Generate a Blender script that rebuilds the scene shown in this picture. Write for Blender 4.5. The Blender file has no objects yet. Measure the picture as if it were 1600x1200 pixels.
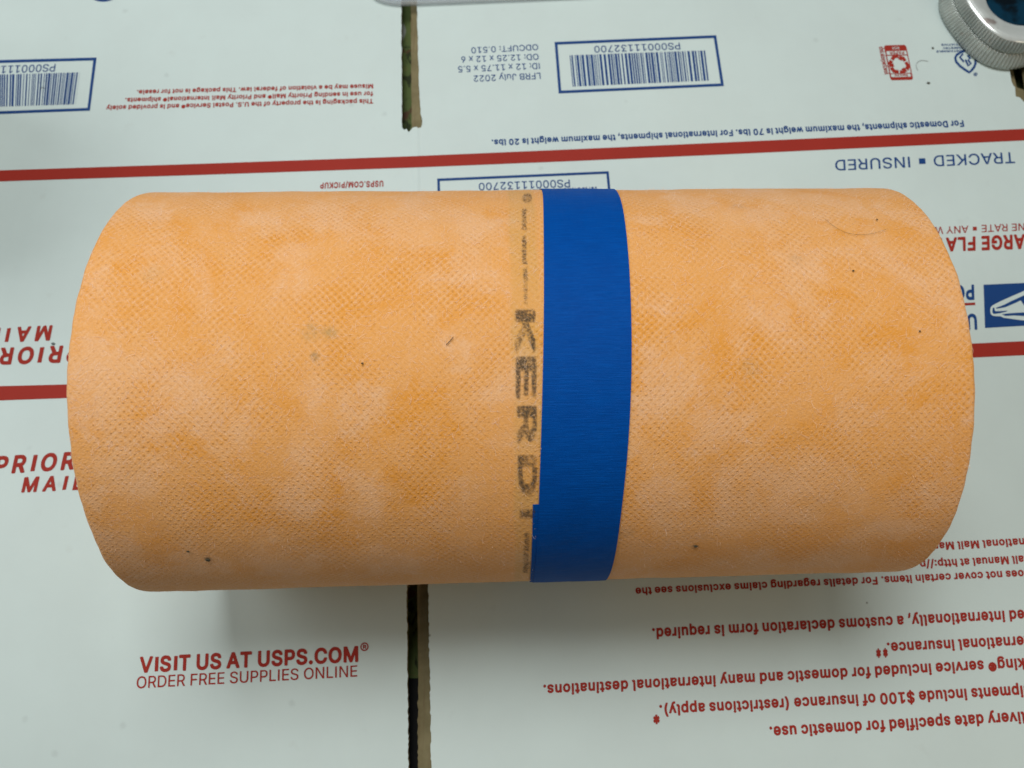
import bpy, bmesh, json, math, random
from mathutils import Vector, noise as mnoise
from mathutils.geometry import tessellate_polygon

# ---------------------------------------------------------------- camera, light, exposure
TILT = math.radians(17)                 # phone held over the table, tipped a little away from straight down
FPX = 1215.0                            # focal length in pixels of the 1600 px wide photograph
DIST = .355                             # metres from the lens to the card
CAM = Vector((0, -DIST * math.sin(TILT), DIST * math.cos(TILT)))
cd = bpy.data.cameras.new('camera')
cd.sensor_width = 36; cd.lens = 36 * FPX / 1600; cd.clip_start = .01; cd.clip_end = 20
cd.dof.use_dof = True; cd.dof.focus_distance = .255; cd.dof.aperture_fstop = 17
cam = bpy.data.objects.new('camera', cd)
cam.location = CAM; cam.rotation_euler = (TILT, 0, 0)
bpy.context.scene.collection.objects.link(cam)
bpy.context.scene.camera = cam

world = bpy.data.worlds.new('World'); bpy.context.scene.world = world
world.use_nodes = True
world.node_tree.nodes['Background'].inputs[0].default_value = (.86, 1.0, .98, 1)
world.node_tree.nodes['Background'].inputs[1].default_value = .03
def area(name, loc, aim, sx, sy, watts, col):
    l = bpy.data.lights.new(name, 'AREA'); l.shape = 'RECTANGLE'; l.size = sx; l.size_y = sy
    l.energy = watts; l.color = col
    o = bpy.data.objects.new(name, l); o.location = loc
    o.rotation_euler = (Vector(aim) - Vector(loc)).to_track_quat('-Z', 'Y').to_euler()
    bpy.context.scene.collection.objects.link(o)
area('window_light', (-0.095, 0.311, 0.946), (0, 0, 0), 0.42, 0.40, 6.1, (.985, 1.0, .99))
area('side_window_light', (-0.712, 0.100, 0.695), (0, 0, 0), 0.55, 0.55, 2.4, (.985, 1.0, .99))
area('room_light', (0.661, -0.516, 0.545), (0, 0, 0), 0.42, 0.42, 1.55, (1.0, .82, .60))
area('far_light', (0.464, 0.663, 0.588), (0, 0, 0), 0.3, 0.3, 0.25, (.985, 1.0, .99))
vs = bpy.context.scene.view_settings
vs.view_transform = 'Standard'; vs.look = 'None'; vs.exposure = .17; vs.gamma = 1; vs.use_curve_mapping = False

# ---------------------------------------------------------------- measured sizes and base colours
CARD = (.565, .662, .642)
FLEECE_MID = (.785, .370, .102)
FLEECE_DEEP = (.76, .305, .030)
FLEECE_PALE = (.82, .51, .30)
FLEECE_DARK = (.52, .20, .038)
RR, RL, RX, RY, RYAW, RTAPER = .0708, .2600, .0036, -.0197, .0198, -.00095
KB = .9176                              # the roll is a little flattened: height / width
BLACK_Y = -.1265                        # where the tablecloth's dark border begins

# letter outlines (1/500 em), R regular and B bold: advance, then the loops
GLYPHS = json.loads(r"""{"R":{"$":[0.447,[36,19,62,2,96,-8,98,-39,121,-41,126,-35,126,-8,166,4,183,15,195,28,204,46,207,65,206,83,200,101,178,124,157,135,130,144,126,151,126,219,128,224,144,219,156,210,166,186,198,185,203,187,202,201,189,229,162,251,130,260,126,265,125,292,103,295,97,292,95,260,62,249,35,226,26,210,23,192,25,169,30,156,53,133,96,115,97,110,97,37,94,30,66,44,53,72,21,72,16,69,22,42],[126,33,126,101,130,105,158,92,166,83,169,74,164,51,144,34,130,30],[68,169,61,187,66,206,75,215,94,224,97,215,96,156,85,158]],
"(":[0.273,[86,-51,119,-51,121,-46,89,36,81,72,79,104,88,177,102,222,121,267,119,273,87,273,80,263,57,204,42,131,41,90,49,40,65,-10]],
")":[0.273,[17,-51,48,-51,52,-48,80,13,94,77,95,127,86,181,67,240,48,273,20,273,16,269,46,186,54,145,57,104,49,40,36,-1,16,-46]],
"*":[0.453,[56,133,97,157,97,113,101,108,124,108,128,112,128,157,169,133,184,159,143,181,183,205,184,209,171,231,165,231,128,208,129,254,124,258,101,258,97,254,97,208,60,232,54,231,42,207,83,181,41,159]],
",":[0.188,[17,-62,44,-62,71,38,32,38,16,-58]],
".":[0.188,[27,4,45,-6,64,0,74,18,67,38,49,47,31,41,21,22]],
"/":[0.249,[6,-41,36,-42,40,-36,120,264,118,270,86,268,4,-36]],
"0":[0.453,[55,17,71,4,89,-4,130,-5,162,8,176,21,188,39,204,89,205,153,194,202,171,238,158,249,139,258,121,261,98,260,80,255,62,244,39,217,23,167,21,103,32,53],[84,39,69,62,60,98,59,148,66,185,80,211,98,224,126,225,144,214,159,189,167,153,168,107,160,67,147,44,130,31,108,29]],
"1":[0.453,[36,-1,195,-3,199,2,198,29,145,31,142,34,141,256,96,256,40,215,40,179,45,176,99,216,103,211,102,34,99,31,36,29]],
"2":[0.453,[29,-1,193,-3,197,-1,198,29,193,32,85,34,169,125,184,147,192,170,192,202,180,229,156,250,129,260,97,260,70,251,48,234,34,211,30,179,61,177,66,179,71,202,84,218,102,225,125,225,138,220,148,211,155,197,157,184,152,165,138,143,29,26]],
"3":[0.453,[37,21,55,6,83,-4,110,-7,142,-2,165,8,184,26,196,48,200,71,194,103,178,126,155,141,125,148,123,153,187,226,190,230,188,257,42,258,33,257,31,253,33,224,136,221,77,153,75,126,78,120,119,119,142,110,156,94,161,71,157,53,146,40,128,31,110,28,92,30,74,38,64,48,55,69,19,68,23,44]],
"5":[0.453,[48,17,67,3,86,-4,109,-7,132,-5,150,1,168,13,184,30,193,48,199,76,197,103,189,126,172,148,150,163,127,169,104,170,73,160,72,162,79,221,182,223,186,225,187,253,183,257,136,258,45,256,30,126,64,119,82,130,100,134,118,134,132,130,145,120,156,103,160,85,157,62,141,38,127,31,109,28,91,32,79,39,68,53,64,68,27,67,32,39]],
"6":[0.453,[53,17,70,4,88,-4,129,-6,152,2,168,12,181,26,191,44,197,62,197,89,192,112,182,130,165,147,147,156,102,161,127,198,164,253,161,258,124,257,59,162,37,121,29,94,29,67,37,39],[82,39,70,57,66,76,68,94,77,112,93,125,111,129,129,127,145,117,157,98,160,80,158,62,148,44,134,32,115,28,97,30]],
"7":[0.453,[46,-3,83,-3,87,2,199,225,197,258,69,258,28,257,28,224,151,223,156,220,47,4]],
":":[0.188,[28,141,36,135,49,132,67,141,74,159,66,177,49,184,40,183,29,177,21,159],[27,4,45,-6,64,0,74,18,67,38,49,47,31,41,21,22]],
"A":[0.48,[7,-3,44,-3,69,65,74,68,169,67,196,-3,233,-3,235,2,184,138,140,256,98,256,5,2],[83,106,119,215,129,184,155,105,87,103]],
"B":[0.456,[27,-1,150,-1,177,8,198,25,211,52,210,88,195,115,168,134,188,147,199,165,202,188,199,211,181,238,150,254,123,258,27,256],[66,34,66,106,68,112,136,111,150,106,163,97,171,84,174,65,170,52,159,40,132,32],[67,147,66,220,68,222,132,221,155,211,163,197,164,184,161,170,150,156,127,147]],
"C":[0.51,[54,25,77,8,104,-3,136,-7,163,-3,190,7,213,25,230,48,238,71,240,80,236,84,204,84,194,62,181,47,163,36,145,31,108,34,80,53,67,71,59,94,56,117,57,148,62,171,74,194,86,207,104,218,131,224,158,221,186,203,204,171,236,171,240,176,231,203,216,226,195,244,172,255,145,261,113,260,86,251,63,237,45,219,32,198,21,167,17,139,18,103,24,76,36,48]],
"D":[0.502,[27,-1,109,-3,145,0,177,13,207,38,228,79,233,102,234,138,224,188,201,225,168,247,136,256,27,256],[66,34,66,220,109,222,136,220,158,211,175,197,190,170,196,138,193,97,180,65,164,48,141,37,114,32]],
"E":[0.419,[27,-1,186,-3,191,1,191,29,186,32,68,32,66,38,66,106,68,111,177,111,181,115,181,143,177,146,73,146,67,147,66,152,66,220,68,222,189,225,190,252,186,258,27,256]],
"F":[0.41,[27,-1,64,-3,67,106,173,107,177,111,177,138,173,143,68,143,66,220,114,222,186,223,186,257,27,256]],
"G":[0.52,[54,25,81,5,113,-5,145,-7,181,2,205,17,227,41,238,67,242,98,240,131,140,131,138,126,140,96,199,96,203,94,202,80,190,56,172,39,145,31,113,33,85,48,65,76,56,107,57,153,66,180,81,203,99,217,122,224,149,223,172,214,188,198,204,171,236,171,240,176,231,203,217,224,195,244,172,255,145,261,113,260,89,253,63,238,45,219,32,198,21,167,17,139,18,103,24,76,36,48]],
"H":[0.517,[27,-1,64,-3,68,112,191,112,193,2,195,-3,229,-3,232,2,232,247,231,256,227,258,194,256,191,149,73,148,66,152,65,256,27,256]],
"I":[0.3,[13,-1,136,-3,138,29,136,32,99,32,95,34,95,38,95,220,138,225,138,252,136,258,13,256,13,224,56,220,55,34,13,30]],
"J":[0.396,[33,17,46,6,64,-3,105,-6,123,-2,141,7,156,21,164,35,172,71,172,253,168,258,136,257,132,253,132,235,132,71,128,48,109,31,96,29,77,31,64,39,57,48,51,89,16,89,13,85,16,48,23,30]],
"K":[0.467,[27,-1,64,-3,66,79,95,114,100,115,182,0,186,-3,225,-3,227,2,127,143,182,204,227,252,227,256,179,256,68,134,66,138,65,256,27,256]],
"L":[0.393,[27,-1,177,-3,183,-3,184,2,182,32,66,34,66,138,65,256,27,256]],
"M":[0.628,[27,-1,59,-3,64,2,64,170,68,182,141,-3,173,-3,245,184,249,175,250,-3,286,-2,287,84,286,257,235,256,159,54,155,57,78,256,27,257]],
"N":[0.523,[27,-1,64,-3,66,2,65,188,68,194,191,-2,233,-3,234,256,200,258,196,252,195,58,70,256,27,256]],
"O":[0.533,[54,25,72,10,95,-1,122,-6,145,-6,186,5,204,17,222,35,236,57,244,80,249,112,250,139,239,189,227,212,213,229,195,244,172,255,145,261,122,261,81,249,63,237,45,219,32,198,23,176,18,153,17,117,27,67,39,44],[81,52,63,80,56,117,58,157,74,194,95,214,127,224,158,220,186,203,203,176,211,139,209,98,194,62,172,40,140,30,108,34]],
"P":[0.445,[27,-1,64,-3,67,88,127,90,150,93,177,106,194,125,205,152,207,184,201,211,185,234,164,249,136,257,27,256],[68,125,66,129,66,220,68,222,127,222,141,219,155,211,164,197,169,175,165,152,156,138,145,130,127,125]],
"R":[0.449,[27,-1,64,-3,66,93,68,95,118,95,123,93,173,0,177,-3,215,-3,217,2,162,102,188,120,204,147,208,184,200,215,182,238,159,251,136,257,27,257],[68,131,66,134,66,220,68,222,127,222,145,217,156,211,165,197,169,179,166,156,157,143,132,132]],
"S":[0.447,[39,17,57,4,75,-3,121,-8,163,2,180,12,196,29,206,52,207,75,204,93,193,111,162,133,80,160,66,171,61,184,64,202,75,215,94,224,112,226,135,223,149,216,161,202,166,187,203,187,198,216,181,238,148,256,103,261,62,249,46,238,34,225,25,206,23,184,27,161,36,147,53,133,71,123,153,96,166,84,169,70,165,52,153,39,135,31,112,28,89,31,71,40,60,52,53,72,16,70,21,43]],
"T":[0.449,[94,-3,127,-3,132,2,132,220,211,225,212,252,209,258,131,258,18,258,13,256,12,252,13,224,93,220]],
"U":[0.517,[53,20,68,9,91,-2,118,-7,145,-7,168,-2,191,9,209,24,220,39,229,61,232,80,232,252,227,258,195,258,193,252,191,73,177,48,150,32,127,29,109,32,81,48,70,66,66,84,66,252,64,257,28,257,27,75,36,44]],
"V":[0.48,[100,-3,137,-3,143,2,234,256,195,256,127,61,119,44,44,256,5,256]],
"W":[0.686,[76,-3,115,-3,119,1,169,188,174,189,224,2,228,-3,266,-3,338,252,338,256,333,258,301,258,248,56,246,49,192,257,150,256,96,50,44,256,5,257]],
"X":[0.474,[8,-3,48,-3,120,99,188,-2,230,-3,229,5,143,129,143,134,226,252,225,257,184,256,120,161,54,256,12,256,12,252,95,129,6,2]],
"Y":[0.472,[100,-3,133,-3,137,1,138,102,230,252,228,258,187,256,124,152,119,141,115,147,48,256,5,256,98,102]],
"a":[0.389,[28,11,49,-2,76,-8,108,-3,131,12,137,-2,140,-3,167,-3,172,2,172,134,162,165,144,183,122,193,90,195,58,188,31,169,19,152,19,143,49,134,62,149,76,158,108,161,122,156,130,148,134,125,122,118,53,106,35,98,23,88,14,70,12,48,17,28],[58,34,51,43,49,52,51,61,58,71,85,80,131,88,134,84,131,52,115,34,85,26,72,28]],
"b":[0.424,[24,-2,58,-2,60,21,74,6,92,-4,110,-7,133,-6,164,10,185,34,194,57,198,84,193,134,186,152,173,170,157,184,137,193,114,196,94,193,78,186,64,173,60,180,60,254,55,258,24,256],[78,39,67,57,60,84,62,116,70,139,83,153,101,161,124,160,142,149,155,130,160,107,159,75,151,51,137,35,119,28,96,29]],
"c":[0.396,[43,16,60,3,78,-4,101,-7,123,-6,142,0,160,11,173,25,183,43,183,54,151,62,142,44,133,35,119,29,101,27,83,31,64,47,53,80,55,120,70,148,83,157,96,161,114,160,128,156,142,144,151,128,178,134,184,139,177,157,164,173,146,186,128,193,105,196,83,193,64,187,46,175,33,160,21,139,14,93,22,48]],
"d":[0.424,[42,15,69,-3,101,-8,128,-1,151,19,155,-3,188,-2,189,252,187,258,178,258,155,258,152,252,151,169,137,184,123,192,87,195,55,184,42,173,28,155,16,120,15,75,23,43],[69,41,57,61,52,89,55,120,64,142,81,157,101,161,123,157,137,146,147,130,152,102,150,70,141,48,128,34,110,27,87,29]],
"e":[0.404,[42,17,64,1,96,-7,128,-5,155,5,176,25,184,39,184,48,151,55,142,40,128,31,110,27,92,28,78,33,66,43,57,57,52,75,55,81,146,81,183,81,189,84,184,134,177,152,164,170,142,187,114,195,83,194,55,182,37,166,25,148,18,130,14,102,19,57,28,34],[53,116,64,143,83,158,96,161,114,160,136,148,148,125,150,116,146,114]],
"f":[0.254,[39,-3,69,-3,74,2,74,156,78,160,114,160,118,165,115,193,78,193,74,197,76,220,87,232,114,231,124,256,123,263,91,268,60,259,47,247,39,234,37,197,32,193,1,191,2,161,32,160,37,156,37,2]],
"g":[0.425,[36,-55,55,-69,78,-76,110,-79,137,-74,160,-64,175,-51,185,-33,190,-10,190,190,187,193,155,193,151,170,128,190,105,195,73,192,46,177,25,149,15,113,16,67,28,37,40,22,55,10,87,0,123,3,140,13,151,24,152,-5,150,-19,141,-33,128,-41,110,-45,78,-41,51,-17,23,-33,25,-42],[69,46,58,63,52,90,54,117,63,140,78,155,96,161,119,159,137,147,148,127,152,104,151,75,142,52,128,39,110,33,87,35]],
"h":[0.41,[24,-1,55,-3,60,0,61,120,66,138,78,153,96,160,114,160,132,152,141,138,144,120,146,-3,178,-3,182,2,182,106,178,152,161,179,137,192,110,196,87,191,64,175,61,179,59,256,24,257]],
"i":[0.167,[25,225,41,218,59,225,67,243,59,259,41,265,22,256,17,238],[25,-3,54,-3,59,-3,60,2,59,192,27,193,23,188,23,2]],
"k":[0.381,[24,-1,55,-3,60,0,60,65,74,81,78,82,145,-3,188,-3,187,4,106,106,175,179,183,188,180,193,142,193,63,115,60,120,60,255,55,258,23,256]],
"l":[0.189,[37,5,51,-2,64,-4,87,-3,94,1,87,29,64,32,61,42,60,228,60,256,28,258,23,255,23,37,27,19]],
"m":[0.61,[24,-1,55,-3,60,0,61,129,73,152,92,161,105,161,119,157,128,148,133,138,136,-3,170,-3,171,129,178,147,192,158,205,162,224,159,236,152,242,143,244,47,246,-3,278,-3,282,2,281,143,274,166,255,186,228,196,201,195,178,185,160,166,142,187,124,195,105,196,87,192,60,171,59,188,56,193,28,193,23,188]],
"n":[0.41,[24,-1,55,-3,60,0,61,125,69,144,87,158,101,161,119,159,133,151,141,138,144,120,146,-3,180,-3,182,52,180,143,174,162,160,180,137,192,105,195,78,186,60,169,59,188,56,193,26,193,23,188]],
"o":[0.415,[43,16,73,-3,110,-7,146,2,173,25,189,57,194,102,186,139,164,173,137,190,96,195,60,185,34,161,18,130,14,84,22,48],[69,41,57,61,52,89,55,120,66,143,83,157,105,161,126,157,142,143,151,125,156,98,153,70,144,48,128,32,110,27,87,29]],
"p":[0.424,[24,-73,55,-75,60,-71,60,8,64,16,78,3,92,-4,124,-7,155,3,169,14,183,30,195,62,198,103,191,140,174,170,151,187,128,195,105,195,87,191,60,168,59,190,55,193,24,191],[78,40,66,58,60,85,62,117,70,140,83,153,101,161,124,160,143,149,154,130,160,103,158,71,149,49,137,35,119,28,96,29]],
"q":[0.424,[42,15,69,-3,101,-8,128,-1,151,19,152,-70,155,-75,188,-74,189,130,187,193,155,193,151,170,133,187,110,195,78,193,50,180,36,167,25,149,18,130,14,103,19,53,28,33],[70,40,58,58,52,85,54,117,63,140,78,155,96,161,119,159,135,149,146,130,152,103,150,71,141,49,128,34,110,27,87,29]],
"r":[0.259,[24,-1,55,-3,60,0,62,129,69,144,83,155,125,161,125,193,105,196,78,189,60,173,56,193,24,191]],
"s":[0.365,[33,12,60,-3,101,-7,133,1,158,20,166,34,169,52,166,70,159,84,133,102,70,121,60,129,58,139,60,148,70,157,92,163,115,158,133,135,160,141,165,143,165,148,149,175,124,191,88,196,51,186,29,166,22,152,20,134,24,116,33,102,56,87,120,69,128,61,130,52,128,43,120,34,92,26,65,32,47,57,20,51,14,48,18,34]],
"t":[0.227,[43,9,55,0,73,-5,96,-5,110,0,104,27,101,30,78,29,72,32,67,41,67,159,101,160,105,163,105,191,78,193,67,195,64,239,32,239,29,236,29,195,0,191,1,162,29,159,29,41,34,22]],
"u":[0.41,[42,13,60,0,83,-6,119,-1,142,16,145,13,146,-2,178,-3,182,-1,182,190,178,193,146,192,145,81,140,54,124,35,96,29,74,38,65,49,61,67,60,190,55,193,24,191,24,54,30,31]],
"v":[0.389,[79,-2,115,-3,188,185,186,193,151,193,103,61,97,44,43,193,11,193,6,190]],
"w":[0.567,[67,-3,99,-3,104,2,140,134,145,127,181,-1,218,-2,275,188,272,193,239,193,203,70,199,54,195,66,159,193,127,193,122,189,86,53,48,188,45,193,11,193,8,188]],
"x":[0.379,[9,-3,49,-2,94,70,140,0,144,-3,181,-3,182,2,117,97,179,188,177,193,139,193,94,126,53,191,12,192,12,187,73,97,8,2]],
"y":[0.389,[21,-71,38,-76,65,-73,83,-63,97,-47,189,188,183,193,151,193,104,66,97,44,43,193,11,193,6,190,77,-3,69,-25,61,-36,51,-41,29,-41]],
"®":[0.463,[45,84,82,61,118,56,159,65,191,88,213,125,219,161,211,197,201,215,186,233,150,255,114,261,73,252,41,229,19,193,13,156,22,115],[64,109,48,134,44,161,50,188,67,211,91,226,118,230,145,224,168,207,183,184,187,156,181,129,165,106,141,91,114,87,86,93],[78,111,104,111,105,138,109,140,120,138,136,109,162,111,145,147,158,165,157,188,141,204,127,208,78,206],[105,165,105,184,118,185,127,182,130,175,126,165,118,163]],
"ü":[0.41,[42,13,60,0,83,-6,119,-1,142,16,145,13,146,-2,178,-3,182,-1,182,190,178,193,146,192,145,81,140,54,124,35,96,29,74,38,65,49,61,67,60,190,55,193,24,191,24,54,30,31],[120,227,137,218,155,225,162,240,155,258,142,265,124,260,115,245],[51,224,69,218,85,227,90,245,83,259,64,265,50,258,43,240]]},
"B":{"$":[0.492,[27,10,48,-6,84,-22,85,-40,94,-52,121,-54,130,-52,137,-44,139,-21,175,-6,203,17,215,37,220,56,220,78,215,101,203,119,188,133,139,156,139,206,148,199,153,183,162,174,203,173,213,178,217,187,215,206,198,239,172,260,139,273,138,296,131,306,103,308,94,306,87,301,84,274,48,256,25,235,16,219,10,196,10,174,16,156,25,139,39,126,82,106,84,101,84,56,84,51,80,49,71,60,65,78,57,84,16,85,6,78,3,69,8,42],[139,47,139,87,148,83,156,74,156,65,151,56],[77,178,74,192,80,202,84,201,84,178,80,176]],
"(":[0.318,[77,-60,87,-64,119,-64,129,-60,134,-51,101,40,92,99,94,136,103,181,134,267,128,282,119,286,87,286,74,277,49,222,32,154,28,104,33,49,49,-5]],
")":[0.318,[7,-59,16,-64,48,-64,61,-58,89,-2,106,63,108,113,100,177,83,236,60,281,51,286,16,286,7,281,2,272,34,181,42,140,44,104,36,40,2,-46]],
"*":[0.498,[47,124,60,120,83,133,86,104,92,97,101,95,128,95,137,99,141,109,142,133,165,120,178,123,195,149,197,159,192,170,171,181,192,195,197,204,196,213,181,240,174,245,165,245,142,233,139,263,133,269,124,271,91,268,85,259,83,233,60,246,47,242,29,213,29,204,34,195,54,181,33,169,28,159,30,149]],
",":[0.233,[7,-71,16,-76,43,-76,57,-67,85,33,81,47,71,52,34,52,21,45,2,-58]],
".":[0.233,[18,-5,31,-15,45,-19,58,-17,73,-9,83,4,87,18,86,31,77,47,63,57,49,60,36,58,22,50,11,36,8,22,10,9]],
"/":[0.294,[-5,-50,4,-55,36,-55,50,-46,134,264,130,277,118,283,86,283,74,273,-8,-32,-9,-41]],
"0":[0.498,[45,7,62,-6,82,-15,103,-19,130,-19,153,-12,171,-2,198,30,208,53,216,85,218,153,208,203,197,226,180,248,162,262,144,270,121,274,98,273,76,267,58,257,30,226,19,203,11,171,8,103,20,48,31,26],[94,48,81,67,73,98,71,135,76,171,85,195,98,210,117,213,131,207,145,189,153,162,155,121,151,85,143,62,130,46,112,41]],
"1":[0.498,[26,-11,40,-16,195,-16,204,-14,210,-7,212,29,208,38,199,43,158,44,154,47,154,256,145,269,126,271,90,268,28,220,27,175,36,164,49,164,86,190,89,188,90,52,86,44,36,44,26,39,22,25,22,-3]],
"2":[0.498,[20,-11,34,-16,193,-16,202,-15,209,-7,211,29,202,43,116,47,188,129,200,152,207,179,204,211,190,238,166,260,134,272,97,273,66,264,38,243,22,215,16,179,20,170,29,165,70,166,79,175,86,202,102,212,120,213,134,207,141,197,144,184,138,166,125,147,19,34,15,25,15,2]],
"3":[0.498,[28,11,51,-6,78,-16,110,-20,144,-15,169,-4,190,12,205,35,212,62,210,94,199,121,183,139,148,157,148,162,200,221,203,230,201,262,187,271,55,271,33,271,20,262,18,226,21,217,33,210,107,207,64,157,64,117,74,108,115,106,133,100,146,85,148,67,142,53,133,46,119,42,101,42,78,52,68,76,60,81,15,81,6,71,7,53,15,30]],
"5":[0.498,[39,7,59,-7,82,-16,109,-20,136,-17,155,-11,177,4,193,21,205,44,211,71,211,98,203,126,189,148,173,165,150,177,123,183,91,180,87,185,91,209,186,210,197,217,200,253,194,267,186,271,132,271,45,271,36,266,32,257,17,130,20,117,32,110,64,106,95,120,118,121,129,117,139,107,147,85,145,67,138,53,127,45,114,42,100,43,86,50,74,76,68,80,23,80,14,67,16,48,25,26]],
"6":[0.498,[44,7,61,-6,79,-14,102,-19,129,-19,147,-14,170,-3,187,12,199,30,208,53,211,76,208,103,200,126,188,144,173,157,127,176,152,212,176,248,176,262,165,270,120,270,111,262,33,144,19,107,16,71,24,36],[92,48,84,57,80,71,80,89,86,103,97,113,111,116,124,114,136,107,145,94,147,80,146,67,139,53,129,44,115,41,102,43]],
"7":[0.498,[37,-12,47,-16,83,-16,97,-8,211,220,212,256,207,265,201,270,92,271,28,271,19,266,15,256,15,225,24,211,128,210,134,206,33,6,32,-3]],
":":[0.233,[19,131,31,122,49,119,63,122,76,131,85,145,87,159,84,172,75,186,63,194,49,197,34,195,20,186,11,172,8,159,10,145],[18,-5,31,-15,45,-19,58,-17,73,-9,83,4,87,18,86,31,77,47,63,57,49,60,36,58,22,50,11,36,8,22,10,9]],
"A":[0.525,[-4,-11,10,-16,51,-14,57,-7,78,52,83,55,155,55,162,52,187,-13,196,-16,228,-16,242,-13,248,-3,247,6,196,143,150,265,137,271,92,268,86,261,-7,6,-8,-3],[105,116,102,120,119,171,123,161,137,120,133,116]],
"B":[0.501,[18,-11,32,-16,150,-15,185,-3,209,17,222,43,225,70,217,106,195,134,209,155,215,175,214,202,205,229,182,254,145,269,32,271,18,265,14,252,14,2],[79,47,79,93,82,99,132,98,153,88,159,79,161,65,158,56,150,50,127,45],[79,161,79,206,82,209,127,209,145,202,151,184,149,175,141,165,123,159]],
"C":[0.555,[45,16,67,-2,95,-14,122,-19,154,-18,181,-11,208,4,231,26,244,48,253,80,249,91,240,96,204,97,195,94,174,57,160,48,145,44,127,43,108,48,94,57,82,71,72,94,69,117,69,144,74,167,86,188,99,201,117,209,136,211,154,208,172,198,183,185,190,166,199,158,240,158,251,167,250,189,236,222,213,247,186,264,154,273,122,274,86,265,58,250,37,230,20,203,8,171,4,139,6,98,12,71,26,39]],
"D":[0.547,[18,-11,32,-16,123,-16,150,-12,186,3,218,31,231,52,240,75,246,102,247,138,244,165,236,193,224,215,210,234,177,257,141,269,32,271,18,265,14,252,14,2],[79,47,79,206,82,209,132,207,150,201,165,188,178,165,183,138,181,102,171,75,155,57,136,49,109,45]],
"E":[0.464,[18,-11,32,-16,186,-16,195,-14,202,-7,204,29,195,43,82,45,79,52,79,93,82,98,177,98,188,102,194,115,192,152,177,159,82,159,79,165,79,206,82,209,193,211,199,215,203,225,200,263,186,271,32,271,23,269,15,261,14,2]],
"F":[0.455,[18,-11,27,-16,64,-16,77,-7,80,93,173,94,187,102,189,143,182,153,173,156,82,156,79,161,79,206,82,209,155,209,186,209,197,215,201,225,201,256,191,270,32,271,23,269,15,261,14,2]],
"G":[0.565,[45,16,67,-2,99,-16,136,-20,177,-14,204,-1,228,21,245,47,253,76,255,130,249,141,240,144,140,144,130,139,125,130,125,98,128,89,140,83,186,83,188,80,177,60,158,47,136,43,108,48,89,62,74,89,68,121,71,157,78,176,90,194,108,206,127,211,149,209,167,201,181,185,190,165,199,159,240,158,249,163,253,171,247,198,231,228,208,250,181,265,149,273,117,273,86,266,58,251,37,230,19,203,8,171,4,139,5,103,12,71,26,39]],
"H":[0.562,[18,-11,27,-16,64,-16,77,-7,79,93,82,99,177,99,181,-7,186,-13,195,-16,232,-16,241,-11,245,2,244,261,236,269,227,271,191,270,182,262,177,161,82,161,79,165,77,261,64,271,27,271,18,265,14,252,14,2]],
"I":[0.345,[4,-11,17,-16,136,-16,149,-7,151,29,148,38,140,44,108,47,108,206,113,209,140,210,147,215,151,225,151,252,147,265,136,271,17,271,8,269,0,261,-1,225,3,215,13,210,40,209,43,206,42,47,13,45,2,38,-1,29,-1,2]],
"J":[0.441,[27,3,46,-9,68,-17,91,-20,118,-17,141,-8,157,3,168,16,178,35,185,71,184,257,179,267,168,271,137,271,125,267,119,253,117,57,105,44,82,43,73,48,67,57,65,89,59,99,50,103,9,101,0,89,2,48,10,26]],
"K":[0.512,[18,-11,27,-16,64,-16,77,-7,79,75,95,95,100,92,177,-14,223,-16,236,-11,241,2,237,11,143,143,198,202,239,247,239,261,229,270,182,271,173,268,82,170,79,175,79,256,74,265,59,271,27,271,18,265,14,252,14,2]],
"L":[0.438,[18,-11,32,-16,182,-16,195,-7,197,29,194,38,186,44,79,47,79,152,77,261,64,271,32,271,23,269,15,261,14,2]],
"M":[0.673,[18,-11,27,-16,64,-16,76,-7,78,102,82,109,132,-12,141,-16,177,-15,186,-7,232,110,236,102,237,-7,250,-16,286,-16,295,-12,300,2,300,193,300,256,295,266,282,271,236,271,227,267,159,95,155,98,88,265,77,271,23,269,15,261,14,252,14,2]],
"N":[0.568,[18,-11,27,-16,64,-16,77,-7,79,138,82,145,182,-12,191,-16,232,-16,245,-9,248,2,248,252,247,261,241,268,232,271,195,270,184,261,182,106,80,265,64,271,27,271,18,265,14,252,14,2]],
"O":[0.578,[45,16,67,-2,90,-13,117,-19,145,-19,190,-7,213,7,231,26,246,48,256,76,262,103,263,139,259,167,251,194,239,217,222,239,199,257,178,267,149,273,122,274,99,270,77,261,54,247,34,226,20,203,11,180,4,144,4,112,15,62,27,39],[90,61,75,85,69,117,71,153,83,185,102,203,127,211,154,208,177,194,191,171,198,139,196,98,185,71,167,53,140,43,113,46]],
"P":[0.49,[18,-11,27,-16,64,-16,77,-7,79,70,82,76,127,77,159,83,182,94,204,115,218,147,220,184,213,215,195,243,168,261,136,270,32,271,18,265,14,252,14,2],[81,138,79,206,82,209,127,209,141,204,149,197,155,184,156,170,153,156,145,146,127,138]],
"R":[0.494,[18,-11,32,-16,64,-16,74,-12,79,-3,79,79,82,82,109,82,115,79,165,-12,177,-16,223,-14,230,-3,229,6,180,97,197,111,210,129,221,165,218,202,207,229,185,252,159,265,132,270,32,271,18,266,14,252,14,2],[82,144,79,147,79,206,82,209,127,209,146,202,153,193,156,179,154,161,147,152,127,145]],
"S":[0.492,[30,7,50,-7,75,-17,103,-21,130,-20,153,-16,175,-6,194,7,207,23,218,47,220,75,216,97,203,119,187,134,166,145,89,170,77,179,74,188,80,202,89,208,121,212,145,202,155,179,162,174,207,174,216,184,215,206,205,229,190,247,171,261,148,270,103,274,80,270,57,262,39,250,24,234,13,211,10,184,15,156,25,139,42,125,66,111,144,86,153,79,156,70,153,58,144,49,125,42,107,41,89,45,77,52,71,61,66,77,57,84,12,83,3,70,5,52,13,29]],
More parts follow.
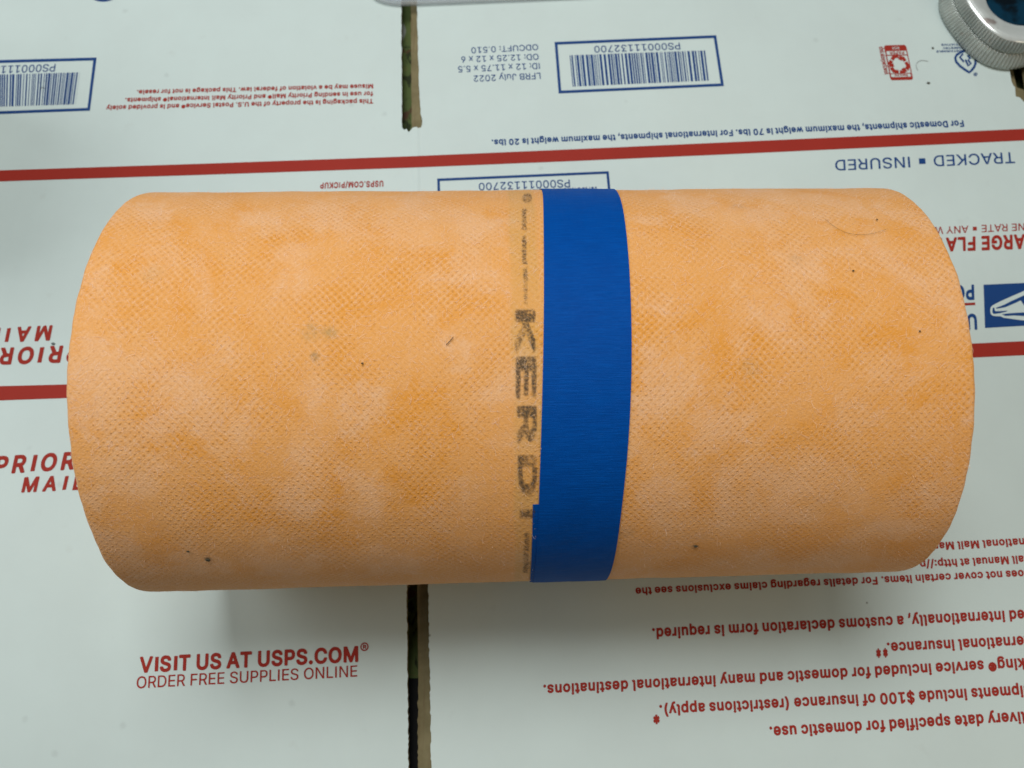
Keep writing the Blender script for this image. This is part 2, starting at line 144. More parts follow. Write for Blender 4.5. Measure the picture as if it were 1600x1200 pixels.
"T":[0.494,[85,-12,95,-16,131,-16,140,-12,145,-3,145,207,150,209,213,210,221,215,225,225,225,256,218,268,209,271,145,271,13,271,4,266,-1,256,-1,225,9,211,77,209,80,206,80,2]],
"U":[0.562,[44,11,68,-6,91,-15,118,-20,150,-19,173,-14,197,-2,218,15,232,34,241,57,245,80,245,257,240,266,232,271,195,271,186,267,180,252,180,107,177,70,168,57,159,50,141,43,123,43,105,47,91,57,82,70,79,84,77,261,73,267,64,271,23,269,14,257,14,75,24,39]],
"V":[0.525,[90,-12,101,-16,142,-16,154,-7,246,247,247,261,237,270,196,271,185,265,130,111,119,87,54,265,42,271,5,271,-7,261,-7,247]],
"W":[0.731,[66,-12,78,-16,115,-16,128,-10,169,136,174,136,215,-10,228,-16,274,-14,281,-3,351,256,346,266,337,271,301,271,290,265,251,125,246,106,205,259,196,269,151,271,138,261,96,107,55,262,42,271,5,271,-4,266,-8,256,-7,247,61,-3]],
"X":[0.519,[-3,-11,11,-16,47,-16,56,-13,120,74,179,-12,193,-16,229,-16,239,-12,244,-3,243,7,159,129,159,134,238,247,238,261,225,271,179,269,120,186,61,268,15,271,3,265,-2,256,0,247,79,129,-6,6,-7,-3]],
"Y":[0.517,[90,-12,101,-16,137,-16,149,-7,152,102,244,252,242,262,233,270,183,269,131,188,119,169,60,262,51,270,5,271,-4,266,-8,256,-4,243,84,102,85,-3]],
"a":[0.434,[19,2,40,-12,72,-20,99,-19,122,-11,135,-16,172,-16,183,-7,183,148,177,166,167,181,153,193,136,202,99,209,62,204,32,188,12,166,4,148,9,134,54,120,44,118,18,102,7,88,1,75,-1,57,1,34,8,17],[62,123,70,138,81,146,99,149,112,146,120,138,121,134,117,130],[67,43,62,52,67,61,117,71,121,70,121,66,118,57,104,43,85,39]],
"b":[0.469,[14,-12,24,-16,55,-16,74,-10,101,-20,133,-19,151,-14,169,-3,194,25,205,48,211,75,211,107,207,134,196,160,183,179,164,195,146,203,110,209,74,201,73,257,69,266,60,271,24,271,11,261,10,2],[87,49,78,63,73,84,74,111,80,130,87,140,101,147,119,147,133,140,142,125,147,107,147,84,141,61,132,48,119,41,101,41]],
"c":[0.441,[34,7,51,-6,69,-15,92,-20,114,-20,137,-15,155,-7,173,6,185,20,198,52,194,61,187,67,155,75,146,74,137,66,127,48,105,40,87,43,71,61,65,98,67,116,75,134,87,145,101,148,114,147,128,140,139,120,151,114,187,123,195,130,197,139,189,161,176,180,155,196,133,205,101,209,69,203,42,189,23,170,6,134,1,84,10,43]],
"d":[0.469,[33,6,55,-11,87,-20,119,-18,142,-8,155,-16,187,-16,201,-7,202,252,201,262,192,270,155,271,142,263,137,200,105,208,69,204,40,189,17,161,3,125,2,75,13,34],[81,48,71,61,65,84,66,111,72,130,83,143,92,147,110,148,123,141,133,130,139,107,139,84,133,61,123,47,110,41,92,41]],
"e":[0.449,[33,8,64,-13,105,-21,146,-14,178,7,194,30,199,48,192,59,168,66,194,70,202,84,199,130,187,161,174,180,155,195,137,203,114,208,92,208,69,203,51,195,33,180,18,161,9,143,1,93,3,66,9,43],[78,49,69,67,142,67,133,50,119,41,96,40],[70,130,83,143,96,148,114,147,127,139,133,130,128,127,73,127]],
"f":[0.299,[29,-12,37,-16,73,-16,86,-7,87,143,91,147,123,150,129,156,131,165,130,193,125,202,114,206,90,206,88,215,96,220,119,219,127,225,137,256,135,270,123,277,101,281,78,280,60,274,41,261,31,247,25,229,23,206,1,206,-11,197,-12,156,0,147,23,146,24,2]],
"g":[0.47,[27,-64,46,-79,69,-88,96,-92,123,-90,151,-84,169,-74,184,-60,196,-42,203,-5,202,195,192,205,151,205,142,197,123,205,105,208,64,203,33,182,13,154,2,113,4,63,19,27,48,-1,10,-28,10,-42],[78,55,69,70,65,90,66,113,73,131,83,143,96,148,114,147,128,137,136,122,139,104,139,81,133,62,123,52,110,47,92,47],[73,-22,64,-9,105,-14,137,-5,139,-10,136,-19,119,-30,92,-31]],
"h":[0.455,[14,-11,24,-16,60,-16,72,-7,74,125,86,143,105,148,122,143,130,129,133,-7,146,-16,187,-14,195,-3,195,111,190,156,181,175,169,189,151,201,128,208,105,208,74,201,73,256,69,265,60,271,19,269,11,261,10,252,10,2]],
"i":[0.212,[15,-12,22,-16,59,-16,68,-12,73,-3,73,193,68,202,53,206,59,207,68,215,79,234,78,252,68,268,50,278,32,277,13,266,5,247,9,224,22,209,30,206,18,204,10,193,10,2]],
"k":[0.426,[14,-11,24,-16,55,-16,69,-11,73,-3,74,61,78,61,137,-13,146,-16,187,-16,198,-12,202,-3,201,7,123,106,188,175,197,188,195,197,187,205,137,205,74,145,72,261,60,271,24,271,14,265,10,252,10,2]],
"l":[0.234,[28,-4,46,-14,74,-18,98,-13,107,1,98,37,92,42,78,43,73,46,73,237,72,260,60,271,24,271,14,266,10,256,10,37,15,14]],
"m":[0.655,[14,-11,24,-16,60,-16,72,-7,74,125,83,143,96,149,114,144,120,134,121,-3,126,-12,137,-16,169,-16,182,-7,186,134,191,143,201,148,214,148,227,143,231,129,231,2,236,-12,246,-16,283,-16,290,-12,295,-3,294,143,288,165,273,188,251,203,224,209,187,204,160,187,142,202,119,209,96,208,69,200,60,206,24,206,14,201,10,188,10,2]],
"n":[0.455,[14,-11,24,-16,60,-16,72,-7,74,125,83,140,96,147,119,145,130,129,132,2,137,-12,151,-16,183,-16,190,-12,195,-3,195,43,193,143,184,170,170,188,151,201,128,208,96,207,74,199,60,206,24,206,14,201,10,188,10,2]],
"o":[0.46,[34,7,51,-6,69,-15,92,-20,114,-20,151,-10,183,16,201,52,207,102,199,143,190,161,173,182,142,202,123,207,96,208,73,205,55,197,24,170,6,134,1,84,10,43],[81,48,71,61,65,84,66,107,73,130,83,142,96,148,114,147,128,139,137,125,143,102,142,80,137,61,127,48,114,41,96,40]],
"p":[0.469,[14,-83,24,-88,55,-88,69,-82,73,-74,74,-10,105,-20,142,-17,172,-1,192,21,208,58,211,103,204,144,186,176,160,197,128,208,96,207,74,198,60,206,24,206,13,199,10,190,10,-70],[87,49,78,62,73,85,74,112,80,130,87,140,101,147,119,147,133,140,142,126,147,103,146,79,139,58,133,49,119,41,101,41]],
"q":[0.469,[33,6,55,-11,83,-19,110,-20,137,-11,142,-80,155,-88,187,-88,196,-84,202,-70,202,149,202,194,192,205,155,206,142,197,119,206,87,208,60,201,37,187,20,167,9,144,1,94,9,44,20,21],[80,49,71,62,65,85,66,112,72,130,83,143,96,148,114,147,126,140,134,126,139,103,138,76,132,58,123,47,110,41,92,41]],
"r":[0.304,[14,-11,24,-16,60,-16,72,-7,75,129,81,138,92,145,124,145,135,152,138,161,138,193,133,204,124,208,101,209,69,199,60,206,24,206,12,197,10,2]],
"s":[0.41,[24,2,56,-16,101,-20,142,-9,170,14,179,34,182,52,179,75,168,93,142,113,79,131,71,139,79,147,97,150,110,145,120,130,129,123,170,130,177,139,178,148,169,170,156,187,124,205,83,208,47,198,19,175,10,157,7,139,10,116,20,98,47,77,110,59,117,52,110,43,88,39,70,45,60,63,51,69,10,62,2,52,2,43,10,20]],
"t":[0.272,[34,0,55,-14,78,-18,110,-15,122,-5,123,4,114,37,105,43,82,42,79,50,80,145,105,147,114,153,118,163,118,191,110,204,82,206,80,209,79,241,73,248,64,252,32,252,23,249,17,241,16,209,-4,204,-12,195,-13,163,-10,154,-4,149,16,145,17,36,23,14]],
"u":[0.455,[33,4,55,-12,83,-19,110,-17,133,-8,151,-16,183,-16,192,-10,195,-1,194,195,187,204,178,206,146,206,135,199,132,190,132,113,131,72,126,54,119,47,105,42,92,43,83,47,77,54,74,67,73,195,60,206,24,206,14,201,10,190,10,58,18,27]],
"v":[0.434,[70,-12,79,-16,115,-16,128,-7,201,184,200,197,192,205,151,206,142,203,136,193,106,111,97,87,59,193,51,203,42,206,6,206,-3,201,-8,193,-7,184]],
"w":[0.612,[57,-12,72,-16,99,-16,111,-12,140,83,172,-11,186,-16,218,-16,226,-12,288,193,283,202,277,206,231,204,224,193,206,129,199,106,175,193,169,202,159,206,122,206,115,202,110,193,86,106,55,202,40,206,9,206,0,202,-5,193,-4,184]],
"x":[0.424,[-1,-11,8,-16,53,-15,94,43,135,-14,180,-16,190,-12,195,-3,194,7,133,97,192,188,190,199,180,205,135,205,126,197,94,152,58,204,12,206,3,202,-2,193,-1,184,57,97,-5,6,-6,-3]],
"y":[0.434,[11,-80,20,-85,38,-89,70,-85,95,-71,114,-43,202,188,197,202,188,206,151,206,142,203,108,116,97,87,59,193,51,203,42,206,6,206,-6,197,-7,184,63,-3,51,-27,29,-26,17,-34,8,-66]],
"®":[0.508,[36,75,55,60,77,49,118,43,141,45,164,53,200,79,214,97,225,120,232,161,229,184,221,206,195,242,177,257,155,268,114,274,91,272,68,264,32,238,8,202,2,179,0,156,3,134,10,111],[168,132,162,143,172,170,174,152],[114,102,119,111,124,102],[64,132,57,156,63,184]],
"ü":[0.455,[33,4,55,-12,83,-19,110,-17,133,-8,146,-16,183,-16,194,-5,195,190,187,204,154,208,169,221,175,236,173,254,164,267,151,276,133,278,118,272,101,255,87,272,64,278,46,272,34,258,30,245,31,231,39,217,51,208,19,204,13,199,10,190,11,54,18,27],[80,49,74,67,73,190,66,204,87,211,101,229,116,213,140,204,132,190,131,67,126,54,114,44,96,42]]},"space":0.18777740001678467}""")

# ---------------------------------------------------------------- helpers
SCENE = bpy.context.scene
COL = SCENE.collection
rnd = random.Random(7)

def link(name, verts, faces, mats, parent=None, smooth=False, fmat=None, uvs=None):
    me = bpy.data.meshes.new(name)
    me.from_pydata([tuple(v) for v in verts], [], faces)
    for m in (mats if isinstance(mats, (list, tuple)) else [mats]):
        me.materials.append(m)
    if fmat:
        me.polygons.foreach_set('material_index', fmat)
    if smooth:
        me.polygons.foreach_set('use_smooth', [True] * len(me.polygons))
    if uvs:
        ul = me.uv_layers.new(name='UVMap')
        for p in me.polygons:
            for li in p.loop_indices:
                ul.data[li].uv = uvs[me.loops[li].vertex_index]
    me.update()
    o = bpy.data.objects.new(name, me)
    COL.objects.link(o)
    if parent is not None:
        o.parent = parent
        o.matrix_parent_inverse = parent_matrix(parent).inverted()
    return o

def parent_matrix(o):
    m = o.matrix_basis.copy()
    while o.parent is not None:
        m = o.parent.matrix_basis @ o.matrix_parent_inverse @ m
        o = o.parent
    return m

def empty(name, loc):
    o = bpy.data.objects.new(name, None)
    o.empty_display_size = .02
    o.location = loc
    COL.objects.link(o)
    return o

def tag(o, label=None, cat=None, group=None, kind=None):
    if label: o['label'] = label
    if cat: o['category'] = cat
    if group: o['group'] = group
    if kind: o['kind'] = kind
    return o

# photograph point -> point on the plane z (used once, to measure where things lie on the card)
CF = Vector((0, math.sin(TILT), -math.cos(TILT)))
CU = Vector((0, math.cos(TILT), math.sin(TILT)))
def ray(x, y):
    return CF + Vector((1, 0, 0)) * ((x - 800) / FPX) + CU * ((600 - y) / FPX)
def at(x, y, z=0.0):
    d = ray(x, y)
    return CAM + d * ((z - CAM.z) / d.z)

# ---------------------------------------------------------------- materials
class Nodes:
    def __init__(self, name):
        self.m = bpy.data.materials.new(name)
        self.m.use_nodes = True
        self.t = self.m.node_tree
        self.b = self.t.nodes['Principled BSDF']
        self.out = self.t.nodes['Material Output']
    def n(self, kind, **kw):
        nd = self.t.nodes.new(kind)
        for k, v in kw.items():
            if hasattr(nd, k) and k not in ('Scale', 'Detail'):
                setattr(nd, k, v)
        return nd
    def l(self, a, b):
        self.t.links.new(a, b)
    def val(self, sock, v):
        if isinstance(v, (int, float)): sock.default_value = v
        elif isinstance(v, tuple): sock.default_value = v
        else: self.l(v, sock)
    def math(self, op, a, b=0.0, c=None):
        nd = self.n('ShaderNodeMath', operation=op)
        self.val(nd.inputs[0], a); self.val(nd.inputs[1], b)
        if c is not None: self.val(nd.inputs[2], c)
        return nd.outputs[0]
    def noise(self, vec, scale, detail=2.0, rough=.5, dist=0.0):
        nd = self.n('ShaderNodeTexNoise')
        self.l(vec, nd.inputs['Vector'])
        nd.inputs['Scale'].default_value = scale
        nd.inputs['Detail'].default_value = detail
        nd.inputs['Roughness'].default_value = rough
        nd.inputs['Distortion'].default_value = dist
        return nd.outputs['Fac']
    def ramp(self, f, lo, hi, a=0.0, b=1.0):
        nd = self.n('ShaderNodeMapRange')
        nd.interpolation_type = 'SMOOTHSTEP'
        self.val(nd.inputs[0], f)
        for i, v in enumerate((lo, hi, a, b)): nd.inputs[i + 1].default_value = v
        return nd.outputs[0]
    def mix(self, f, a, b, mode='MIX'):
        nd = self.n('ShaderNodeMix', data_type='RGBA', blend_type=mode)
        self.val(nd.inputs[0], f)
        for s, v in ((nd.inputs[6], a), (nd.inputs[7], b)):
            self.val(s, v + (1,) if isinstance(v, tuple) and len(v) == 3 else v)
        return nd.outputs[2]
    def scale(self, vec, x, y, z=1.0, rot=0.0):
        nd = self.n('ShaderNodeMapping')
        self.l(vec, nd.inputs[0])
        nd.inputs['Scale'].default_value = (x, y, z)
        nd.inputs['Rotation'].default_value = (0, 0, rot)
        return nd.outputs[0]
    def streak(self, vec, along, across, rot):
        nd = self.n('ShaderNodeMapping', vector_type='TEXTURE')
        self.l(vec, nd.inputs[0])
        nd.inputs['Scale'].default_value = (along, across, 1)
        nd.inputs['Rotation'].default_value = (0, 0, rot)
        return nd.outputs[0]
    def obj(self):
        return self.n('ShaderNodeTexCoord').outputs['Object']
    def uv(self):
        return self.n('ShaderNodeTexCoord').outputs['UV']
    def bump(self, h, strength, dist, prev=None):
        nd = self.n('ShaderNodeBump')
        nd.inputs['Strength'].default_value = strength
        nd.inputs['Distance'].default_value = dist
        self.l(h, nd.inputs['Height'])
        if prev is not None: self.l(prev, nd.inputs['Normal'])
        return nd.outputs[0]

def simple(name, col, rough=.5, metal=0.0, spec=.5):
    N = Nodes(name)
    N.b.inputs['Base Color'].default_value = col + (1,)
    N.b.inputs['Roughness'].default_value = rough
    N.b.inputs['Metallic'].default_value = metal
    N.b.inputs['Specular IOR Level'].default_value = spec
    return N.m

_f0, _f1 = at(650, 205), at(655, 800)
FOLD_K = (_f1.x - _f0.x) / (_f1.y - _f0.y)
FOLD_X = _f0.x - FOLD_K * _f0.y
def card_material():
    N = Nodes('coated_card')
    p = N.obj()
    mott = N.noise(p, 26, 4, .6)
    c = N.mix(N.ramp(mott, .3, .7), (CARD[0]*.97, CARD[1]*.965, CARD[2]*.965), CARD)
    smudge = N.ramp(N.noise(p, 75, 3, .6), .64, .80, 0, .16)
    c = N.mix(smudge, c, (.40, .43, .40))
    v = N.n('ShaderNodeTexVoronoi'); N.l(p, v.inputs['Vector']); v.inputs['Scale'].default_value = 60
    sep = N.n('ShaderNodeSeparateColor'); N.l(v.outputs['Color'], sep.inputs[0])
    speck = N.math('MULTIPLY', N.ramp(v.outputs['Distance'], .022, .035, 1, 0), N.math('GREATER_THAN', sep.outputs[0], .80))
    c = N.mix(N.math('MULTIPLY', speck, .65), c, (.12, .12, .10))
    v2 = N.n('ShaderNodeTexVoronoi'); N.l(p, v2.inputs['Vector']); v2.inputs['Scale'].default_value = 52
    sp2 = N.n('ShaderNodeSeparateColor'); N.l(v2.outputs['Color'], sp2.inputs[0])
    soft = N.math('MULTIPLY', N.ramp(N.math('ADD', v2.outputs['Distance'], N.math('MULTIPLY', N.noise(p, 400, 2), .08)), .06, .15, 1, 0), N.math('GREATER_THAN', sp2.outputs[1], .45))
    c = N.mix(N.math('MULTIPLY', soft, .16), c, (.22, .25, .24))
    N.l(c, N.b.inputs['Base Color'])
    N.b.inputs['Roughness'].default_value = .5
    N.b.inputs['Specular IOR Level'].default_value = .3
    # scored fold line between the two panels
    sx = N.n('ShaderNodeSeparateXYZ'); N.l(p, sx.inputs[0])
    fold = N.math('ABSOLUTE', N.math('SUBTRACT', sx.outputs[0], N.math('MULTIPLY_ADD', sx.outputs[1], FOLD_K, FOLD_X)))
    fold = N.ramp(fold, .0004, .0022, 1, 0)
    # the flutes inside show faintly through the liner
    w = N.n('ShaderNodeTexWave'); w.bands_direction = 'X'
    N.l(N.scale(p, 1, 1, 1, .02), w.inputs['Vector'])
    w.inputs['Scale'].default_value = 42; w.inputs['Distortion'].default_value = 1.2
    b1 = N.bump(w.outputs['Fac'], .10, .0002)
    b2 = N.bump(N.noise(p, 18, 2), .25, .002, b1)
    b2 = N.bump(fold, .35, .0006, b2)
    b3 = N.bump(N.noise(p, 900, 2), .06, .0002, b2)
    N.l(b3, N.b.inputs['Normal'])
    return N.m

def kraft_material():
    N = Nodes('kraft_board')
    p = N.obj()
    c = N.mix(N.ramp(N.noise(p, 60, 4, .65), .3, .7), (.165, .138, .070), (.235, .200, .108))
    c = N.mix(N.ramp(N.noise(N.scale(p, 900, 60, 300), 1, 3), .5, .75, 0, .4), c, (.15, .10, .055))
    N.l(c, N.b.inputs['Base Color'])
    N.b.inputs['Roughness'].default_value = .85
    N.b.inputs['Specular IOR Level'].default_value = .15
    N.l(N.bump(N.noise(p, 700, 3), .4, .0003), N.b.inputs['Normal'])
    return N.m

def ink_material(name, col, wear=.18):
    N = Nodes(name)
    p = N.obj()
    f = N.ramp(N.noise(p, 1500, 3, .7), .58, .8, 0, wear)
    c = N.mix(f, col, tuple(min(1, v * .7 + .1) for v in col))
    c = N.mix(N.ramp(N.noise(p, 40, 2), .3, .7, 0, .25), c, tuple(v * .8 for v in col))
    N.l(c, N.b.inputs['Base Color'])
    N.b.inputs['Roughness'].default_value = .6
    N.b.inputs['Specular IOR Level'].default_value = .12
    return N.m

def cloth_material():
    N = Nodes('printed_tablecloth')
    p = N.obj()
    a = N.noise(N.scale(p, 1, .6, 1, .6), 90, 3, .6, 1.5)
    c = N.mix(N.ramp(a, .38, .46), (.025, .034, .011), (.085, .12, .034))
    c = N.mix(N.ramp(a, .56, .62), c, (.10, .12, .035))
    b = N.noise(p, 70, 2, .5, .8)
    c = N.mix(N.ramp(b, .60, .66), c, (.085, .045, .022))
    d = N.noise(N.scale(p, 1.4, .7, 1, .2), 42, 1, .4, .3)
    c = N.mix(N.ramp(d, .67, .70), c, (.22, .24, .21))
    s = N.n('ShaderNodeSeparateXYZ'); N.l(p, s.inputs[0])
    edge = N.math('LESS_THAN', s.outputs['Y'], BLACK_Y)
    c = N.mix(edge, c, (.003, .003, .003))
    N.l(c, N.b.inputs['Base Color'])
    N.b.inputs['Roughness'].default_value = .7
    N.b.inputs['Specular IOR Level'].default_value = .2
    return N.m

def fleece_material():
    """orange embossed fleece; UV = (metres along the roll, metres around it)"""
    N = Nodes('orange_fleece')
    uv = N.uv()
    warp = N.n('ShaderNodeTexNoise'); N.l(uv, warp.inputs['Vector'])
    warp.inputs['Scale'].default_value = 55; warp.inputs['Detail'].default_value = 2
    sub = N.n('ShaderNodeVectorMath', operation='SUBTRACT'); N.l(warp.outputs['Color'], sub.inputs[0]); sub.inputs[1].default_value = (.5, .5, .5)
    sc = N.n('ShaderNodeVectorMath', operation='SCALE'); N.l(sub.outputs[0], sc.inputs[0]); sc.inputs[3].default_value = .0026
    ad = N.n('ShaderNodeVectorMath', operation='ADD'); N.l(uv, ad.inputs[0]); N.l(sc.outputs[0], ad.inputs[1])
    s = N.n('ShaderNodeSeparateXYZ'); N.l(ad.outputs[0], s.inputs[0])
    PX, PY = .00245, .0026
    def lattice(off):
        u = N.math('ADD', N.math('DIVIDE', s.outputs[0], PX), off)
        v = N.math('ADD', N.math('DIVIDE', s.outputs[1], PY), off)
        du = N.math('SUBTRACT', N.math('FRACT', u), .5)
        dv = N.math('SUBTRACT', N.math('FRACT', v), .5)
        return N.math('SQRT', N.math('ADD', N.math('MULTIPLY', du, du), N.math('MULTIPLY', dv, dv)))
    dist = N.math('MINIMUM', lattice(0.0), lattice(.5))
    ragged_ = N.math('MULTIPLY_ADD', N.noise(uv, 900, 2, .6), .22, -.11)
    dot = N.ramp(N.math('ADD', dist, ragged_), .04, .19, 1, 0)
    patch = N.ramp(N.noise(uv, 42, 4, .65), .36, .62, .10, 1)       # the embossing is clear in places, filled in others
    dot = N.math('MULTIPLY', dot, patch)
    blot = N.noise(uv, 46, 5, .6, .4)
    pale = N.noise(N.scale(uv, 1, 1, 1, .5), 34, 6, .65, .5)
    fibre = N.noise(N.streak(uv, .0030, .00042, .70), 1, 2, .6)
    fibre2 = N.noise(N.streak(uv, .0030, .00042, -.75), 1, 2, .6)
    fibre3 = N.noise(N.streak(uv, .0026, .00040, 1.5), 1, 2, .6)
    which = N.ramp(N.noise(uv, 28, 2), .42, .58)                    # fibres lean one way in some places, the other way elsewhere
    twill = N.math('ADD', N.math('MULTIPLY', fibre, which), N.math('MULTIPLY', fibre2, N.math('SUBTRACT', 1.0, which)))
    fine = N.noise(uv, 1700, 3, .7)
    wob = N.n('ShaderNodeTexNoise'); N.l(uv, wob.inputs['Vector'])
    wob.inputs['Scale'].default_value = 70; wob.inputs['Detail'].default_value = 4; wob.inputs['Roughness'].default_value = .65
    s1 = N.n('ShaderNodeVectorMath', operation='SUBTRACT'); N.l(wob.outputs['Color'], s1.inputs[0]); s1.inputs[1].default_value = (.5, .5, .5)
    s2 = N.n('ShaderNodeVectorMath', operation='SCALE'); N.l(s1.outputs[0], s2.inputs[0]); s2.inputs[3].default_value = .046
    s3 = N.n('ShaderNodeVectorMath', operation='ADD'); N.l(uv, s3.inputs[0]); N.l(s2.outputs[0], s3.inputs[1])
    def spots(lst):
        tot = None
        for (su, sv, rad_) in lst:
            q = N.n('ShaderNodeVectorMath', operation='DISTANCE'); N.l(s3.outputs[0], q.inputs[0]); q.inputs[1].default_value = (su, sv, 0)
            m = N.ramp(q.outputs['Value'], rad_ * .2, rad_, 1, 0)
            tot = m if tot is None else N.math('MAXIMUM', tot, m)
        return tot
    deep = N.math('MAXIMUM', N.ramp(blot, .42, .70, 0, .85), N.math('MULTIPLY', spots(DEEP_SPOTS), .9))
    c = N.mix(deep, FLEECE_MID, FLEECE_DEEP)
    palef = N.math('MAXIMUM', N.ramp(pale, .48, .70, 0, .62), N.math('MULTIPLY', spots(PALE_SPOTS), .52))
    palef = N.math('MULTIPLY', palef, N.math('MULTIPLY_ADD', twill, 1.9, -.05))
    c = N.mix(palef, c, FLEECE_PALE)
    web = N.math('MULTIPLY', N.ramp(twill, .50, .74, 0, .55), N.math('MULTIPLY_ADD', palef, .7, .45))
    c = N.mix(web, c, FLEECE_PALE)
    c = N.mix(N.ramp(fibre3, .60, .78, 0, .30), c, FLEECE_PALE)
    ridge = N.math('MULTIPLY', N.ramp(N.math('ADD', dist, ragged_), .27, .40, 0, 1), N.math('MULTIPLY', patch, N.ramp(twill, .36, .62, .05, .6)))
    c = N.mix(ridge, c, FLEECE_PALE)
    c = N.mix(N.ramp(fine, .35, .60, .24, 0), c, FLEECE_DARK)
    fleck = N.noise(N.streak(uv, .0009, .00032, .3), 1, 2, .6)
    c = N.mix(N.ramp(fleck, .57, .70, 0, .6), c, FLEECE_PALE)
    c = N.mix(N.math('MULTIPLY', dot, .30), c, FLEECE_DARK)
    # dirt: a greenish smudge left of the middle, a grey one right of it
    for (su, sv, rad, amt, col) in STAINS:
        q = N.n('ShaderNodeVectorMath', operation='DISTANCE'); N.l(ad.outputs[0], q.inputs[0]); q.inputs[1].default_value = (su, sv, 0)
        m = N.math('MULTIPLY', N.ramp(q.outputs['Value'], rad * .15, rad, amt, 0), N.ramp(N.noise(uv, 420, 3, .7), .35, .65, .25, 1))
        c = N.mix(m, c, col)
    # the olive ghost of the printed strip, seen through the fleece
    st = N.math('ABSOLUTE', N.math('SUBTRACT', s.outputs[0], STRIP_U))
    c = N.mix(N.math('MULTIPLY', N.ramp(st, .0034, .0052, .36, 0), N.ramp(N.noise(uv, 60, 3), .3, .7, .4, 1)), c, (.50, .34, .10))
    grime = N.ramp(N.noise(uv, 130, 4, .7), .66, .78, 0, .14)
    c = N.mix(grime, c, (.35, .24, .13))
    N.l(c, N.b.inputs['Base Color'])
    N.b.inputs['Roughness'].default_value = .8
    N.b.inputs['Specular IOR Level'].default_value = .25
    N.b.inputs['Sheen Weight'].default_value = .22
    N.b.inputs['Sheen Roughness'].default_value = .5
    N.b.inputs['Sheen Tint'].default_value = (1, .84, .80, 1)
    h = N.math('SUBTRACT', 1.0, dot)
    b = N.bump(h, .36, .0006)
    b = N.bump(N.math('ADD', twill, N.math('MULTIPLY', fibre3, .5)), .5, .00028, b)
    b = N.bump(N.math('ADD', fine, N.math('MULTIPLY', fleck, .8)), .6, .00022, b)
    b = N.bump(N.noise(uv, 60, 3), .35, .0012, b)
    N.l(b, N.b.inputs['Normal'])
    return N.m

def tape_material():
    N = Nodes('blue_crepe_tape')
    uv = N.uv()
    cre = N.noise(N.scale(uv, 120, 2600), 1, 3, .7)
    cre2 = N.noise(N.scale(uv, 400, 5200), 1, 2, .6)
    c = N.mix(N.ramp(cre, .35, .75), (.0, .057, .285), (.0, .076, .365))
    c = N.mix(N.ramp(cre2, .60, .76, 0, .7), c, (.010, .095, .37))
    c = N.mix(N.ramp(N.noise(uv, 90, 3), .45, .75, 0, .25), c, (.001, .048, .26))
    N.l(c, N.b.inputs['Base Color'])
    N.b.inputs['Roughness'].default_value = .55
    N.b.inputs['Specular IOR Level'].default_value = .05
    b = N.bump(cre, .5, .0003)
    b = N.bump(cre2, .5, .00015, b)
    N.l(b, N.b.inputs['Normal'])
    return N.m

def ghost_ink_material():
    """black print under the fleece: broken up by the embossing and the fibres"""
    N = Nodes('print_under_fleece')
    p = N.obj()
    f = N.noise(p, 1300, 3, .7)
    g = N.noise(p, 160, 2, .5)
    a = N.math('MULTIPLY', N.ramp(f, .32, .72, .05, .46), N.ramp(g, .34, .64, .35, 1))
    tr = N.n('ShaderNodeBsdfTransparent')
    mx = N.n('ShaderNodeMixShader')
    N.l(a, mx.inputs[0]); N.l(tr.outputs[0], mx.inputs[1]); N.l(N.b.outputs[0], mx.inputs[2])
    N.l(mx.outputs[0], N.out.inputs['Surface'])
    N.b.inputs['Base Color'].default_value = (.085, .075, .06, 1)
    N.b.inputs['Roughness'].default_value = .9
    N.b.inputs['Specular IOR Level'].default_value = .1
    return N.m

def clear_plastic(name, tint, trans, rough, amount):
    N = Nodes(name)
    N.b.inputs['Base Color'].default_value = tint + (1,)
    N.b.inputs['Roughness'].default_value = rough
    tr = N.n('ShaderNodeBsdfTransparent'); tr.inputs[0].default_value = trans + (1,)
    mx = N.n('ShaderNodeMixShader'); mx.inputs[0].default_value = amount
    N.l(tr.outputs[0], mx.inputs[1]); N.l(N.b.outputs[0], mx.inputs[2])
    N.l(mx.outputs[0], N.out.inputs['Surface'])
    return N.m

# ---------------------------------------------------------------- lettering
SPACE = .188
ITALIC = .21
def glyph(ch, w):
    if ch == ' ': return SPACE, []
    if ch == 'I':
        s = .082 if w == 'R' else .138
        return s + .13, [[(.065, 0), (.065 + s, 0), (.065 + s, .509), (.065, .509)]]
    if ch == '■': return .44, [[(.09, .10), (.35, .10), (.35, .37), (.09, .37)]]
    if ch == '|': return .2, [[(0, 0), (.2, 0), (.2, .5), (0, .5)]]
    g = GLYPHS[w][ch]
    return g[0], [[(l[i] / 500, l[i + 1] / 500) for i in range(0, len(l), 2)] for l in g[1:]]

_tess = {}
def tess(ch, w):
    if (ch, w) not in _tess:
        a, loops = glyph(ch, w)
        pts = [q for l in loops for q in l]
        tris = tessellate_polygon([[Vector((x, y, 0)) for x, y in l] for l in loops]) if loops else []
        _tess[(ch, w)] = (a, pts, tris)
    return _tess[(ch, w)]

def split_long(V, T, lim):
    """halve triangles until no edge is longer than lim, so that print can follow a curve"""
    V = list(V); out = []; todo = list(T); mid = {}
    while todo:
        t = todo.pop()
        e = [(math.dist(V[t[i]], V[t[(i + 1) % 3]]), i) for i in range(3)]
        d, i = max(e)
        if d <= lim:
            out.append(t); continue
        a, b, c = t[i], t[(i + 1) % 3], t[(i + 2) % 3]
        k = (min(a, b), max(a, b))
        if k not in mid:
            mid[k] = len(V); V.append(tuple((p + q) / 2 for p, q in zip(V[a], V[b])))
        todo += [(a, mid[k], c), (mid[k], b, c)]
    return V, out

